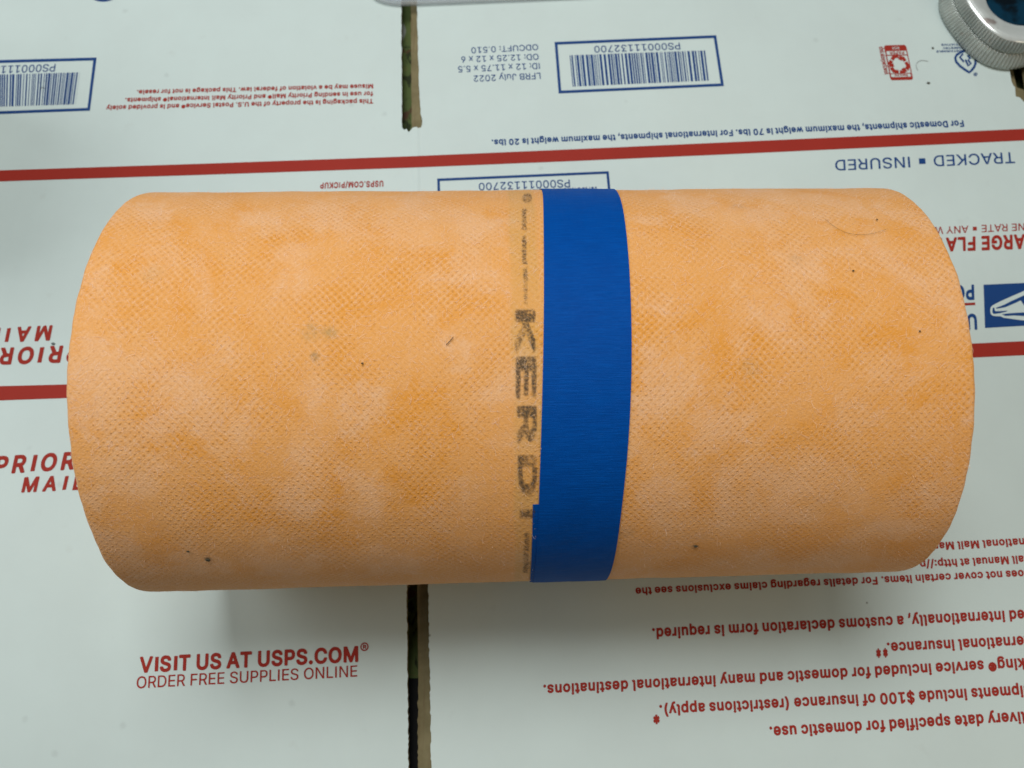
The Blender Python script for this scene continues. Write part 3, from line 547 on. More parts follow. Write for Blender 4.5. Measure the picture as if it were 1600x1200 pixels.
def text_shape(s, w, track=0.0, italic=0.0, pre='', post=''):
    """2D triangles; u runs 0..1 over the ink of s (pre/post stick out), v is in cap heights"""
    V, T = [], []; x = 0; lo = hi = None
    full = pre + s + post
    for i, ch in enumerate(full):
        a, pts, tris = tess(ch, w)
        n = len(V)
        P = [(x + px + italic * py, py) for px, py in pts]
        V += P; T += [tuple(n + k for k in t) for t in tris]
        if len(pre) <= i < len(pre) + len(s) and P:
            if lo is None: lo = min(p[0] for p in P)
            hi = max(p[0] for p in P)
        x += a + track
    return [((px - lo) / (hi - lo), py / .509) for px, py in V], T

def bil(A, B, h0, h1):
    """(u, v) -> photograph point: baseline from A to B, cap-height vectors h0 and h1 at its ends"""
    def f(u, v):
        return (A[0] + (B[0] - A[0]) * u + (h0[0] + (h1[0] - h0[0]) * u) * v,
                A[1] + (B[1] - A[1]) * u + (h0[1] + (h1[1] - h0[1]) * u) * v)
    return f

INK_Z = .00012
def printed(lines, mat, name='printed_text', parent=None, lift=0.0):
    V, F = [], []
    for (s, w, A, B, h0, h1, kw) in lines:
        P, T = text_shape(s, w, **kw)
        f = bil(A, B, h0, h1); n = len(V)
        V += [at(*f(u, v), INK_Z + lift) for u, v in P]
        F += [tuple(n + k for k in t) for t in T]
    return link(name, V, F, mat, parent)

def flat(polys, mat, name, parent, lift=0.0):
    """filled outlines (photograph points) lying on the card; a poly is a list of loops"""
    V, F = [], []
    for loops in polys:
        pts = [q for l in loops for q in l]
        n = len(V)
        V += [at(x, y, INK_Z + lift) for x, y in pts]
        F += [tuple(n + k for k in t) for t in tessellate_polygon([[Vector((x, -y, 0)) for x, y in l] for l in loops])]
    return link(name, V, F, mat, parent)

def quad(TL, TR, BR, BL):
    def f(u, v):
        return tuple((TL[i] * (1 - u) + TR[i] * u) * (1 - v) + (BL[i] * (1 - u) + BR[i] * u) * v for i in (0, 1))
    return f

# ================================================================ THE PLACE
M_card, M_kraft = card_material(), kraft_material()
M_red = ink_material('red_ink', (.325, .029, .019))
M_blue = ink_material('blue_ink', (.012, .055, .20))
M_white = M_card

# ---- tablecloth under the cardboard
BZ = -.0095
link('tabletop', [(-.9, -.8, BZ), (.9, -.8, BZ), (.9, .9, BZ), (-.9, .9, BZ)], [(0, 1, 2, 3)], cloth_material())
tag(bpy.data.objects['tabletop'], 'dark green and brown leaf patterned tablecloth seen through the slots of the cardboard', 'tabletop', kind='structure')

# ---- the flattened box
box = tag(empty('shipping_box', at(800, 600)), 'flattened white shipping box printed in red and blue, lying under the orange roll', 'shipping box')

def ragged(pts, step, amp, seed):
    r = random.Random(seed); out = []
    for a, b in zip(pts[:-1], pts[1:]):
        d = math.dist(a, b); k = max(1, int(d / step))
        nx, ny = -(b[1] - a[1]) / max(d, 1e-6), (b[0] - a[0]) / max(d, 1e-6)
        for i in range(k):
            t = i / k; j = (r.random() - .5) * 2 * amp if i else 0
            out.append((a[0] + (b[0] - a[0]) * t + nx * j, a[1] + (b[1] - a[1]) * t + ny * j))
    out.append(pts[-1])
    return out

def board(name, outer, holes, ztop, thick, parent, top_mat):
    """a sheet of corrugated board with cut slots; outer/holes are world XY loops"""
    loops = [outer] + holes
    pts = [q for l in loops for q in l]
    T = tessellate_polygon([[Vector((x, y, 0)) for x, y in l] for l in loops])
    n = len(pts)
    V = [(x, y, ztop) for x, y in pts] + [(x, y, ztop - thick) for x, y in pts]
    F, fm = [], []
    for t in T:
        a, b, c = (Vector(V[k]) for k in t)
        if (b - a).cross(c - a).z < 0: t = (t[0], t[2], t[1])
        F.append(tuple(t)); fm.append(0)
        F.append(tuple(n + k for k in reversed(t))); fm.append(1)
    s = 0
    for l in loops:
        for i in range(len(l)):
            a, b = s + i, s + (i + 1) % len(l)
            F.append((a, b, n + b, n + a)); fm.append(1)
        s += len(l)
    return link(name, V, F, [top_mat, M_kraft], parent, fmat=fm)

def w2(pts, z=0.0):
    return [tuple(at(x, y, z)[:2]) for x, y in pts]

top_slot = (ragged([(627, -30), (627.2, 60), (627.6, 130), (628.2, 196)], 5, .5, 1)
            + [(628.5, 200), (632, 203), (635, 201), (638.6, 206.6), (641, 204), (645, 199.3), (650.6, 198), (653, 200), (657.9, 199)]
            + ragged([(659.7, 193), (656.4, 166), (654.4, 128), (653.2, 73), (651.5, 13), (651, -30)], 4.5, .6, 2))
bot_slot = (ragged([(635, 800), (635.4, 912), (637, 1060), (638.4, 1230)], 4.4, .8, 3)
            + ragged([(674, 1230), (672.4, 1100), (670.3, 993), (669.2, 912), (668, 800)], 4.4, 1.0, 4))
side_slot = ([(1566, -40), (1568, 60), (1574, 96), (1576.7, 104.5), (1580.4, 126.5), (1583.6, 134), (1586, 136), (1586.5, 145), (1587.2, 151), (1593, 152), (1597, 156), (1600.5, 160), (1606, 158), (1610, 153), (1600, 90), (1588, -40)])
OX0, OX1, OY0, OY1 = -.46, .46, -.245, .275
# slots run out through the sheet's far and near edges: notch the outline
def notch(slot_px):
    return w2(slot_px)
ts, bs, ss = notch(top_slot), notch(bot_slot), notch(side_slot)
ext = lambda p, y: (p[0] + (0.0), y)
outer = [(OX0, OY0)] + [(bs[0 + len(ragged([(635, 800), (635.4, 912), (637, 1060), (638.4, 1230)], 4.4, .8, 3)) - 1][0], OY0)]
nl = len(ragged([(635, 800), (635.4, 912), (637, 1060), (638.4, 1230)], 4.4, .8, 3))
outer += list(reversed(bs[:nl])) + list(reversed(bs[nl:])) + [(bs[nl][0], OY0), (OX1, OY0), (OX1, OY1)]
outer += [(ss[-1][0], OY1)] + list(reversed(ss)) + [(ss[0][0], OY1)]
outer += [(ts[-1][0], OY1)] + list(reversed(ts)) + [(ts[0][0], OY1), (OX0, OY1)]
sheet = board('printed_sheet', outer, [], 0.0, .0032, box, M_card)

# the second layer of the flattened box: its raw brown edge shows in the slots
lz = -.0042
lt = ragged([(643.8, 236), (643.2, 183), (642.6, 120), (642, 18), (641.6, -40)], 6, .35, 5)
lb = ragged([(653, 1230), (652.6, 1130), (653.2, 1076)], 5, 1.3, 6) + ragged([(653.7, 1068), (652.8, 990), (651.7, 912), (651.2, 850)], 9, .25, 7)
lpoly = [(OX1 - .012, OY0 + .006)] + [(OX1 - .012, OY1 - .01)]
lside = [(1650, 160), (1606, 150), (1598, 141), (1590.5, 138), (1590, 146), (1592, 160), (1640, 200), (1700, 200)]
lpoly = w2(lb, lz) + w2(lt, lz)
lpoly = [(lpoly[0][0], OY0 + .006)] + lpoly + [(lpoly[-1][0], OY1 - .01)]
rs = w2([(1560, -40), (1585, 120), (1588.5, 136), (1594, 138.5), (1603, 141), (1625, 150)], lz)
lpoly += [(rs[0][0], OY1 - .01)] + rs + [(rs[-1][0] + .02, OY1 - .01), (OX1 - .012, OY1 - .01), (OX1 - .012, OY0 + .006)]
board('lower_sheet', lpoly, [], lz, .0032, box, M_kraft)

# ---- red stripes
flat([[[(-140, 271.5), (0, 266.1), (320, 255.6), (640, 244.2), (900, 233), (1160, 221.2), (1380, 211.3), (1600, 201.3), (1760, 193.6),
        (1760, 211.5), (1600, 219.4), (1380, 229.8), (1160, 240), (900, 251.4), (640, 262), (320, 273), (0, 283.4), (-140, 288.5)]]], M_red, 'red_stripe', box)
flat([[[(-140, 608), (0, 603.3), (105, 600.6), (800, 570), (1526, 536.5), (1600, 533), (1760, 525.4),
        (1760, 547), (1600, 555), (1526, 558.4), (800, 592), (105, 621.9), (0, 625.7), (-140, 630)]]], M_red, 'red_stripe', box)

# ---- barcode labels
def barcode(corners, tw, num, bars, seed):
    TL, TR, BR, BL = corners
    q = quad(*corners)
    W = math.dist(TL, TR); Hh = math.dist(TL, BL)
    a, b = tw / W, tw / Hh
    t = flat([[[q(0, 0), q(1, 0), q(1, 1), q(0, 1)], [q(a, b), q(a, 1 - b), q(1 - a, 1 - b), q(1 - a, b)]]], M_blue, 'barcode_label', box)
    r = random.Random(seed); x = 0; lines = []
    bq = quad(*bars)
    widths = []
    while x < 1:
        w = r.choice((.006, .006, .011, .017)); widths.append((x, min(1, x + w))); x += w + r.choice((.006, .006, .009, .014))
    flat([[[bq(p, 0), bq(s, 0), bq(s, 1), bq(p, 1)]] for p, s in widths], M_blue, 'barcode', t)
    printed([num], M_blue, 'label_number', t)

NUM = 'PS00011132700'
barcode(((866.5, 65.6), (1119, 54.9), (1131.2, 134.4), (872.9, 146)), 4.3,
        (NUM, 'R', (1061.9, 66.6), (928.2, 72), (1.4, 10.4), (.7, 10.2), {}),
        ((890, 86.5), (1101.6, 78.8), (1107.4, 125.8), (894.8, 135.3)), 3)
barcode(((683, 279), (951, 267.4), (960, 358), (686, 372)), 4.0,
        (NUM, 'R', (890, 280.4), (748, 286), (.9, 12), (.3, 11.4), {}),
        ((708, 301), (932, 291.8), (937, 345), (710, 357)), 3)
barcode(((-102, 96.5), (150.9, 89.8), (140.4, 172.8), (-98, 182)), 4.6,
        (NUM, 'R', (87.1, 100), (-53, 105), (-1.6, 11.5), (-1.8, 11.5), {}),
        ((-84, 119), (125, 113), (117.9, 163), (-80, 169)), 5)

# ---- blue printing
printed([('LFRB July 2022', 'R', (844.2, 113.6), (740, 118.1), (.8, 9.6), (.5, 9.6), {}),
         ('ID: 12 x 11.75 x 5.5', 'R', (843, 98.2), (715.6, 103.5), (.8, 9.4), (.5, 9.4), {}),
         ('OD: 12.25 x 12 x 6', 'R', (841.2, 84), (720.5, 88.5), (.8, 9.2), (.5, 9.2), {}),
         ('ODCUFT: 0.510', 'R', (840.5, 69), (736.2, 74.2), (.8, 9), (.5, 9), {})], M_blue, parent=box)
printed([('For Domestic shipments, the maximum weight is 70 lbs. For international shipments, the maximum weight is 20 lbs.',
          'B', (1505, 188.3), (768, 218.6), (1.8, 9.2), (.4, 8.6), {})], M_blue, parent=box)
printed([('TRACKED ■ INSURED', 'R', (1584.6, 237.5), (1304.5, 250.1), (1.7, 17), (1.0, 16.4), {'track': .012})], M_blue, parent=box)

# ---- red printing
printed([('This packaging is the property of the U.S. Postal Service® and is provided solely', 'B', (583, 154.8), (166.3, 165.4), (.1, 6.6), (-.9, 6.6), {}),
         ('for use in sending Priority Mail® and Priority Mail International® shipments.', 'B', (583, 143), (195.8, 153.4), (.1, 6.5), (-.9, 6.5), {}),
         ('Misuse may be a violation of federal law. This package is not for resale.', 'B', (583, 131.5), (214, 141), (.1, 6.4), (-.8, 6.4), {})], M_red, parent=box)
printed([('USPS.COM/PICKUP', 'B', (599, 282.6), (500.4, 285.9), (0, 8.6), (-.3, 8.4), {'track': .02})], M_red, parent=box)
printed([('MAI', 'B', (82.3, 509.3), (7, 513), (0, 21.3), (0, 21.3), {'italic': .2, 'track': .15, 'post': 'L'}),
         ('RIOR', 'B', (99, 541.2), (-1, 544.8), (0, 24), (0, 24), {'italic': .2, 'track': .09, 'pre': 'P', 'post': 'ITY'})], M_red, parent=box)
printed([('PRIOR', 'B', (-10, 740.2), (117.5, 732), (.6, -25.5), (.6, -25), {'italic': .2, 'track': .09, 'post': 'ITY'}),
         ('MAI', 'B', (33.2, 768.5), (107, 765), (.6, -21.5), (.6, -21.5), {'italic': .2, 'track': .15, 'post': 'L'})], M_red, parent=box)
printed([('VISIT US AT USPS.COM', 'B', (217.5, 1050.4), (559.8, 1033), (1.2, -22.8), (0, -22.5), {'italic': 0.0, 'track': -.012}),
         ('®', 'R', (563, 1021.5), (576, 1020.8), (0, -17), (0, -17), {}),
         ('ORDER FREE SUPPLIES ONLINE', 'R', (213, 1075.7), (558.2, 1057), (1, -18.4), (0, -17.4), {})], M_red, parent=box)
printed([('livery date specified for domestic use.', 'B', (1600, 1112.6), (1202, 1136.4), (2.4, 17), (1.6, 16.6), {'pre': 'Expected de'}),
         ('ipments include $100 of insurance (restrictions apply).', 'B', (1597.5, 1072), (1030, 1102.6), (2.2, 16.4), (1, 16), {'pre': 'Sh'}),
         ('*', 'B', (1030, 1108), (1020, 1108.5), (1, 22), (1, 22), {}),
         ('king® service included for domestic and many international destinations.', 'B', (1600, 1029), (848.8, 1071), (2, 16.4), (.3, 15.6), {'pre': 'Trac'}),
         ('ernational insurance.', 'B', (1599, 994.6), (1385.5, 1005), (2, 16), (1.6, 15.6), {'pre': 'int'}),
         ('**', 'B', (1386, 1004), (1368, 1005), (1.6, 22), (1.6, 22), {}),
         ('ed internationally, a customs declaration form is required.', 'B', (1600, 953.4), (1018.8, 982.6), (1.8, 16), (.8, 15.8), {'pre': 'When us'})], M_red, parent=box)
printed([('oes not cover certain items. For details regarding claims exclusions see the', 'B', (1599, 891), (992.8, 919), (1.6, 11.4), (.7, 11), {'pre': '*Insurance d'}),
         ('ail Manual at http://p', 'B', (1599, 868.4), (1437, 876.6), (1.6, 11.4), (1.4, 11.2), {'pre': 'Domestic M'}),
         ('national Mail Man', 'B', (1600, 841.3), (1457, 848.4), (1.6, 11.4), (1.4, 11.2), {'pre': 'Inter'})], M_red, parent=box)
printed([('ARGE FLA', 'B', (1601.5, 366.9), (1478, 372.4), (.4, 20.8), (.4, 19.6), {'pre': 'L', 'post': 'T'}),
         ('NE RATE ■ ANY', 'R', (1601, 348.7), (1478.6, 354), (.3, 11.2), (.3, 11), {'pre': 'O', 'post': ' W'})], M_red, parent=box)

# ---- the postal emblem: blue block with a white bird's head, and the first letters beside it
Z8 = lambda x, y: (1440 + x / 4.286, 320 + y / 4.286)
emb = flat([[[Z8(415, 535), Z8(685, 523), Z8(840, 516), Z8(844, 802), Z8(685, 810), Z8(425, 825)]]], M_blue, 'postal_emblem', box)
flat([[[Z8(*p) for p in ((840, 512), (686, 577), (600, 614), (520, 650), (478, 672), (464, 684), (459, 704), (463, 730), (474, 742), (500, 746), (528, 746),
                         (548, 756), (640, 769), (686, 774), (840, 792))]]], M_card, 'bird_head', emb, .00008)
flat([[[Z8(*p) for p in ((840, 540), (686, 606), (600, 645), (556, 668), (498, 690), (500, 696), (560, 686), (640, 652), (664, 640), (686, 672), (840, 700))]],
      [[Z8(*p) for p in ((476, 692), (486, 687), (492, 712), (530, 712), (572, 708), (571, 714), (524, 726), (484, 731), (474, 722))]],
      [[Z8(*p) for p in ((538, 733), (580, 727), (650, 722), (686, 721), (840, 720), (840, 752), (686, 745), (620, 741), (560, 744))]]], M_blue, 'feather_line', emb, .00016)
printed([('UNITED STATES', 'B', (1526, 491.4), (1330, 500), (1.2, 22.4), (.5, 22), {}),
         ('POSTAL SERVICE', 'B', (1522, 445.8), (1318, 455), (.6, 21.4), (.5, 21), {})], M_blue, parent=box)
flat([[[(1523.6, 472.6), (1310, 482), (1310.5, 486), (1524, 476.6)]]], M_red, 'red_rule', box)

# ---- recycling mark (red)
RM = quad(*[(1340 + x / 6.154, 40 + y / 6.154) for x, y in ((252, 190), (465, 185), (536, 520), (318, 526))])
def rrect(x0, y0, x1, y1, r, q=RM, k=4):
    out = []
    for cx, cy, a0 in ((x1 - r, y0 + r, -90), (x1 - r, y1 - r, 0), (x0 + r, y1 - r, 90), (x0 + r, y0 + r, 180)):
        for i in range(k + 1):
            a = math.radians(a0 + 90 * i / k); out.append(q(cx + r * math.cos(a), cy + r * math.sin(a)))
    return out
rec = flat([[rrect(0, 0, 1, 1, .08)]], M_red, 'recycling_mark', box)
flat([[rrect(.06, .17, .95, .275, .02)], [rrect(.05, .305, .955, .80, .02)], [rrect(.06, .825, .93, .91, .03)]], M_card, 'white_field', rec, .00008)
arrows = []
for k in range(3):
    def rot(x, y, a=math.radians(120 * k + 8)):
        return RM(.5 + (x * math.cos(a) - y * math.sin(a)) * .43, .555 + (x * math.sin(a) + y * math.cos(a)) * .262)
    arrows.append([[rot(*p) for p in ((-.62, .34), (-.98, .55), (-.60, .98), (-.05, .98), (-.05, .62), (-.42, .62))]])
    arrows.append([[rot(*p) for p in ((.06, .98), (.48, .98), (.70, .72), (.86, .66), (.52, .26), (.20, .52), (.36, .62), (.06, .62))]])
flat(arrows, M_red, 'recycling_arrows', rec, .00016)
def rtext(s, x0, x1, yb, h, w='B'):
    A, B = RM(x0, yb), RM(x1, yb); T0, T1 = RM(x0, yb + h), RM(x1, yb + h)
    return (s, w, A, B, (T0[0] - A[0], T0[1] - A[1]), (T1[0] - B[0], T1[1] - B[1]), {})
printed([rtext('PAPER', .84, .2, .185, .075), rtext('Recycle', .80, .22, .838, .055)], M_red, 'mark_text', rec, .00016)
printed([rtext('BOX', .66, .34, .05, .07, 'R')], M_card, 'mark_text', rec, .00016)
SQ = lambda x, y: (1340 + x / 6.154, 40 + y / 6.154)
printed([('how2recycle.info', 'B', SQ(262, 470), SQ(206, 206), (6.4, -1.4), (6.6, -1.4), {})], M_red, 'mark_text', rec)

# ---- shield mark (blue)
S2 = lambda x, y: (1420 + x / 5.455, y / 5.455)
def stroke(pts, wpx, closed=False):
    n = len(pts); L_, R_ = [], []
    for i in range(n):
        a = pts[(i - 1) % n] if (i or closed) else pts[i]
        b = pts[(i + 1) % n] if (i < n - 1 or closed) else pts[i]
        dx, dy = b[0] - a[0], b[1] - a[1]; d = math.hypot(dx, dy) or 1
        L_.append((pts[i][0] - dy / d * wpx / 2, pts[i][1] + dx / d * wpx / 2)); R_.append((pts[i][0] + dy / d * wpx / 2, pts[i][1] - dx / d * wpx / 2))
    return [[S2(*p) for p in (L_[i], L_[i + 1], R_[i + 1], R_[i])] for i in range(n - 1)]
shield = [(480, 432), (440, 446), (408, 468), (396, 494), (404, 526), (436, 562), (476, 592), (516, 617), (536, 598), (556, 574), (568, 545), (570, 500)]
leaf = [(462, 458), (436, 488), (470, 526), (482, 508), (508, 560), (530, 542), (506, 512), (522, 496), (500, 470)]
shd = flat([[q] for q in stroke(shield, 20)], M_blue, 'shield_mark', box)
flat([[q] for q in stroke(leaf, 17)], M_blue, 'leaf_line', shd, .00004)
printed([('SUSTAINABLE', 'B', S2(470, 424), S2(234, 432), (.5, 2.9), (.4, 2.7), {}),
         ('FORESTRY', 'B', S2(470, 398), S2(288, 402), (.5, 2.9), (.4, 2.7), {}),
         ('INITIATIVE', 'B', S2(470, 370), S2(276, 374), (.5, 2.9), (.4, 2.7), {}),
         ('®', 'R', S2(584, 606), S2(550, 609), (.3, 7.4), (.3, 7.4), {})], M_blue, 'mark_text', shd)
# lower tip of a blue printed oval at the far edge of the left flap
flat([[[(161 + 25 * math.cos(a * math.pi / 18), -14 + 16.6 * math.sin(a * math.pi / 18)) for a in range(36)]]], M_blue, 'printed_oval', box)

# ================================================================ THE ROLL
AX = Vector((math.cos(RYAW), math.sin(RYAW), 0))
NX = Vector((-math.sin(RYAW), math.cos(RYAW), 0))
RC = Vector((RX, RY, RR * KB))
def rad(u):
    return RR + RTAPER * u / (RL / 2)
def cyl(u, ph, r):
    """u metres along the axis from the middle, ph angle from straight up towards the far side"""
    return RC + AX * u + NX * (math.sin(ph) * r) + Vector((0, 0, (math.cos(ph) * r + rad(u) - RR) * KB))
def on_roll(x, y, lift=0.0):
    """where the line of sight through a photograph point meets the roll: (u, ph)"""
    d = ray(x, y); o = CAM - RC
    oz, on = o.z / KB, o.dot(NX); dz, dn = d.z / KB, d.dot(NX)
    r = RR + lift
    for _ in range(3):
        a = dz * dz + dn * dn; b = 2 * (oz * dz + on * dn); c = oz * oz + on * on - r * r
        disc = b * b - 4 * a * c
        t = (-b - math.sqrt(max(disc, 0))) / (2 * a)
        u = (o + d * t).dot(AX); r = rad(u) + lift
    p = o + d * t
    return u, math.atan2(p.dot(NX), p.z / KB)

STRIP_U = on_roll(824, 600)[0]
def spot(x, y, rad_):
    u, p = on_roll(x, y); return (u, p * RR, rad_ / 5600)
DEEP_SPOTS = [spot(*q) for q in ((215, 420, 60), (430, 372, 50), (685, 412, 48), (250, 655, 75), (305, 705, 60), (640, 640, 75), (700, 695, 60), (650, 765, 70), (510, 805, 70),
                                 (420, 800, 60), (1088, 485, 60), (1135, 560, 45), (1392, 545, 60), (1425, 640, 45), (1160, 735, 65), (1310, 470, 60), (1070, 880, 50), (1330, 360, 45))]
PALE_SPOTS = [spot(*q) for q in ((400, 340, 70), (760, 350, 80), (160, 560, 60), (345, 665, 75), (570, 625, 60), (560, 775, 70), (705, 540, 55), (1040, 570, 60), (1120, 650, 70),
                                 (1260, 405, 70), (1200, 505, 80), (1040, 765, 70), (1245, 790, 80), (1400, 815, 70), (1190, 335, 80), (1015, 350, 60), (300, 880, 80), (620, 880, 80), (1300, 880, 80), (1410, 330, 60), (250, 330, 60), (520, 318, 80), (650, 320, 70), (1090, 316, 80), (1290, 318, 90), (145, 450, 50), (130, 640, 45), (150, 760, 50), (1495, 480, 50), (1505, 640, 45), (1480, 760, 60), (880, 890, 60), (1180, 880, 80), (450, 890, 80))]  # pale fleece patches; those along top and ends paint in the grazing sheen
def stain(x, y, rad_, amt, col):
    u, p = on_roll(x, y); return (u, p * RR, rad_, amt, col)
STAINS = [stain(515, 521, .0036, .50, (.36, .27, .12)), stain(493, 560, .0022, .7, (.25, .17, .08)), stain(487, 520, .0042, .50, (.40, .26, .10)),
          stain(1172, 572, .0045, .30, (.42, .30, .16)), stain(1246, 405, .004, .35, (.45, .30, .18)), stain(327, 873, .0016, .85, (.06, .05, .015)),
          stain(1086, 853, .0018, .8, (.10, .06, .03)), stain(980, 830, .004, .35, (.30, .18, .09)), stain(1150, 322, .004, .35, (.45, .30, .22)),
          stain(240, 430, .005, .25, (.45, .30, .14))]
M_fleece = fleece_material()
roll = tag(empty('fabric_roll', (RX, RY, 0)), 'large roll of mottled orange fleece bound with a blue tape band on the white box', 'roll')

def noise2(a, b, s):
    return mnoise.noise(Vector((a * s, b * s, 3.1)))
prof = []                      # (u, radial offset) from the left core edge over the surface to the right one
half = RL / 2
nlay = 24
CORE = .021
ER = .0014
left = [(-half + .0006 * math.sin(i * 2.1) + .0003 * math.sin(i * 5.3), -(RR - CORE - ER) * (1 - i / nlay) - ER) for i in range(nlay)]
corner = [(-half + ER - ER * math.cos(math.pi / 2 * k / 6), -ER + ER * math.sin(math.pi / 2 * k / 6)) for k in range(7)]
mid_ = [(-half + ER + (RL - 2 * ER) * k / 90, 0.0) for k in range(1, 90)]
prof = left + corner + mid_ + [(-u, o) for u, o in reversed(corner)] + [(-u, o) for u, o in reversed(left)]
NSEG = 360
V, F, UV = [], [], []
arc = 0.0; arcs = []
for i, (u, o) in enumerate(prof):
    if i: arc += math.dist(prof[i - 1], prof[i])
    arcs.append(arc)
mid_arc = arcs[len(prof) // 2] if len(prof) % 2 else .5 * (arcs[len(prof) // 2 - 1] + arcs[len(prof) // 2])
for i, (u, o) in enumerate(prof):
    for j in range(NSEG + 1):
        ph = -math.pi + 2 * math.pi * j / NSEG
        pj = ph if j < NSEG else -math.pi
        wob = .00035 * noise2(u * 30, math.sin(pj) * 2, 1) + .0003 * noise2(math.cos(pj), math.sin(pj), 1.6) + .00025 * noise2(u * 110, math.cos(pj) * 4, 1)
        end = max(0, (abs(u) - half + .004) / .004)
        du = end * (.0005 * noise2(math.cos(pj) * 3, math.sin(pj) * 3 + (5 if u > 0 else 0), 1) + .0003 * noise2(math.cos(pj) * 14, math.sin(pj) * 14, 1))
        V.append(cyl(u + du, pj, rad(u) + o + wob))
        UV.append((arcs[i] - mid_arc, ph * RR))
for i in range(len(prof) - 1):
    for j in range(NSEG):
        a = i * (NSEG + 1) + j
        F.append((a, a + 1, a + NSEG + 2, a + NSEG + 1))
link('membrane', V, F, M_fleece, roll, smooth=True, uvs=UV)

# cardboard core inside
V, F = [], []
for k, (u, r) in enumerate([(-half + .001, CORE - .0002), (half - .001, CORE - .0002), (half - .001, CORE - .004), (-half + .001, CORE - .004)]):
    for j in range(64):
        V.append(cyl(u, 2 * math.pi * j / 64, r))
for k in range(4):
    for j in range(64):
        F.append((k * 64 + j, k * 64 + (j + 1) % 64, ((k + 1) % 4) * 64 + (j + 1) % 64, ((k + 1) % 4) * 64 + j))
link('core', V, F, M_kraft, roll, smooth=False)

# blue tape band
M_tape = tape_material()
def band(name, path, lift, thick, parent):
    """path: (ph, u_left, u_right); a strip with thickness wrapped on the roll"""
    V, F, UV = [], [], []; nw = 6
    for (ph, a, b) in path:
        for r in (lift + thick, lift):
            for k in range(nw + 1):
                u = a + (b - a) * k / nw
                w = .00035 * noise2(u * 30, math.sin(ph) * 2, 1) + .0003 * noise2(math.cos(ph), math.sin(ph), 1.6) + .00025 * noise2(u * 110, math.cos(ph) * 4, 1)
                V.append(cyl(u, ph, rad(u) + r + w + (.00006 * noise2(u * 600, ph * 40, 1) if r > lift else 0)))
                UV.append((u, ph * RR))
    S = 2 * (nw + 1)
    for i in range(len(path) - 1):
        for k in range(nw):
            a = i * S + k
            F.append((a, a + 1, a + S + 1, a + S))
            F.append((a + nw + 2, a + nw + 1, a + nw + 1 + S, a + nw + 2 + S))
        a = i * S; F.append((a, a + S, a + S + nw + 1, a + nw + 1))
        a = i * S + nw; F.append((a + S, a, a + nw + 1, a + nw + 1 + S))
    for base in (0, (len(path) - 1) * S):
        for k in range(nw):
            F.append((base + k, base + nw + 1 + k, base + nw + 2 + k, base + k + 1) if base == 0 else (base + k, base + k + 1, base + nw + 2 + k, base + nw + 1 + k))
    return link(name, V, F, M_tape, parent, smooth=False, uvs=UV)

def fit_edge(pts):
    """edge points in the photograph -> u as a quadratic of ph"""
    S = sorted(((lambda q: (q[1], q[0]))(on_roll(x, y)) for x, y in pts))
    def f(ph):
        if ph <= S[0][0]: return S[0][1]
        if ph >= S[-1][0]: return S[-1][1]
        for (p0, u0), (p1, u1) in zip(S[:-1], S[1:]):
            if p0 <= ph <= p1: return u0 + (u1 - u0) * (ph - p0) / (p1 - p0)
    def g(ph):     # light smoothing
        return sum(f(ph + d) for d in (-.12, -.06, 0, .06, .12)) / 5
    return g
eL = fit_edge([(848.5, 306), (849.6, 400), (849.6, 500), (846.5, 640), (842.5, 760), (839, 850), (834, 896)])
eR = fit_edge([(968, 306), (978, 360), (985.3, 460), (986.3, 600), (981, 700), (969.5, 800), (953, 893)])
tape = band('tape', [(-math.pi + .02 + (2 * math.pi - .04) * k / 220, eL(-math.pi + .02 + (2 * math.pi - .04) * k / 220), eR(-math.pi + .02 + (2 * math.pi - .04) * k / 220)) for k in range(221)], .00030, .00014, roll)
pe0 = on_roll(840, 787)[1]
eU = fit_edge([(832.8, 787), (831.5, 830), (829, 896)])
band('tape_end', [(pe0 - 1.25 * k / 50, eU(pe0 - 1.25 * k / 50), eU(pe0 - 1.25 * k / 50) + .0215) for k in range(51)], .00012, .00013, tape)

# print seen through the fleece, running round the roll
M_ghost = ghost_ink_material()
def roll_print(items, name='lettering', lift=.00022):
    V, F = [], []
    for (s, w, A, B, h, kw), (sx, sy, dl) in [(it, sh) for it in items for sh in ((-1.1, .3, 0), (.9, 1.2, .00003), (.2, -1.4, .00006))]:
        A, B = (A[0] + sx, A[1] + sy), (B[0] + sx, B[1] + sy)
        P, T = text_shape(s, w, **kw)
        P, T = split_long(P, T, .06 if len(s) > 1 else .25)
        f = bil(A, B, h, h); n = len(V)
        for (u, v) in P:
            x, y = f(u, v)
            uu, ph = on_roll(x, y, 0)
            w_ = .00035 * noise2(uu * 30, math.sin(ph) * 2, 1) + .0003 * noise2(math.cos(ph), math.sin(ph), 1.6) + .00025 * noise2(uu * 110, math.cos(ph) * 4, 1)
            V.append(cyl(uu, ph, rad(uu) + lift + dl + w_))
        F += [tuple(n + k for k in t) for t in T]
    link(name, V, F, M_ghost, roll)
roll_print([('K', 'B', (806.5, 484), (806.5, 550), (28, 0), {}), ('E', 'B', (808, 557), (808, 622), (28, 0), {}),
            ('R', 'B', (809.5, 634), (810, 692), (27, 0), {}), ('D', 'B', (811, 711), (811.5, 773), (26, 0), {}),
            ('|', 'B', (812, 795), (812, 808), (24, 0), {})])
roll_print([('Schlüter', 'B', (812, 262), (812, 301), (8, 0), {})], lift=.0002) if False else None
roll_print([('®', 'B', (813, 304), (813, 318), (17, 0), {}),
            ('bonded', 'B', (816.5, 327), (816.5, 359), (6.6, 0), {}), ('waterproof', 'B', (816.5, 368), (816.5, 413), (6.6, 0), {}),
            ('membrane www', 'B', (818, 421), (819, 476), (6.6, 0), {})])
roll_print([('www.schlu', 'B', (820, 830), (818, 893), (9, 0), {})])

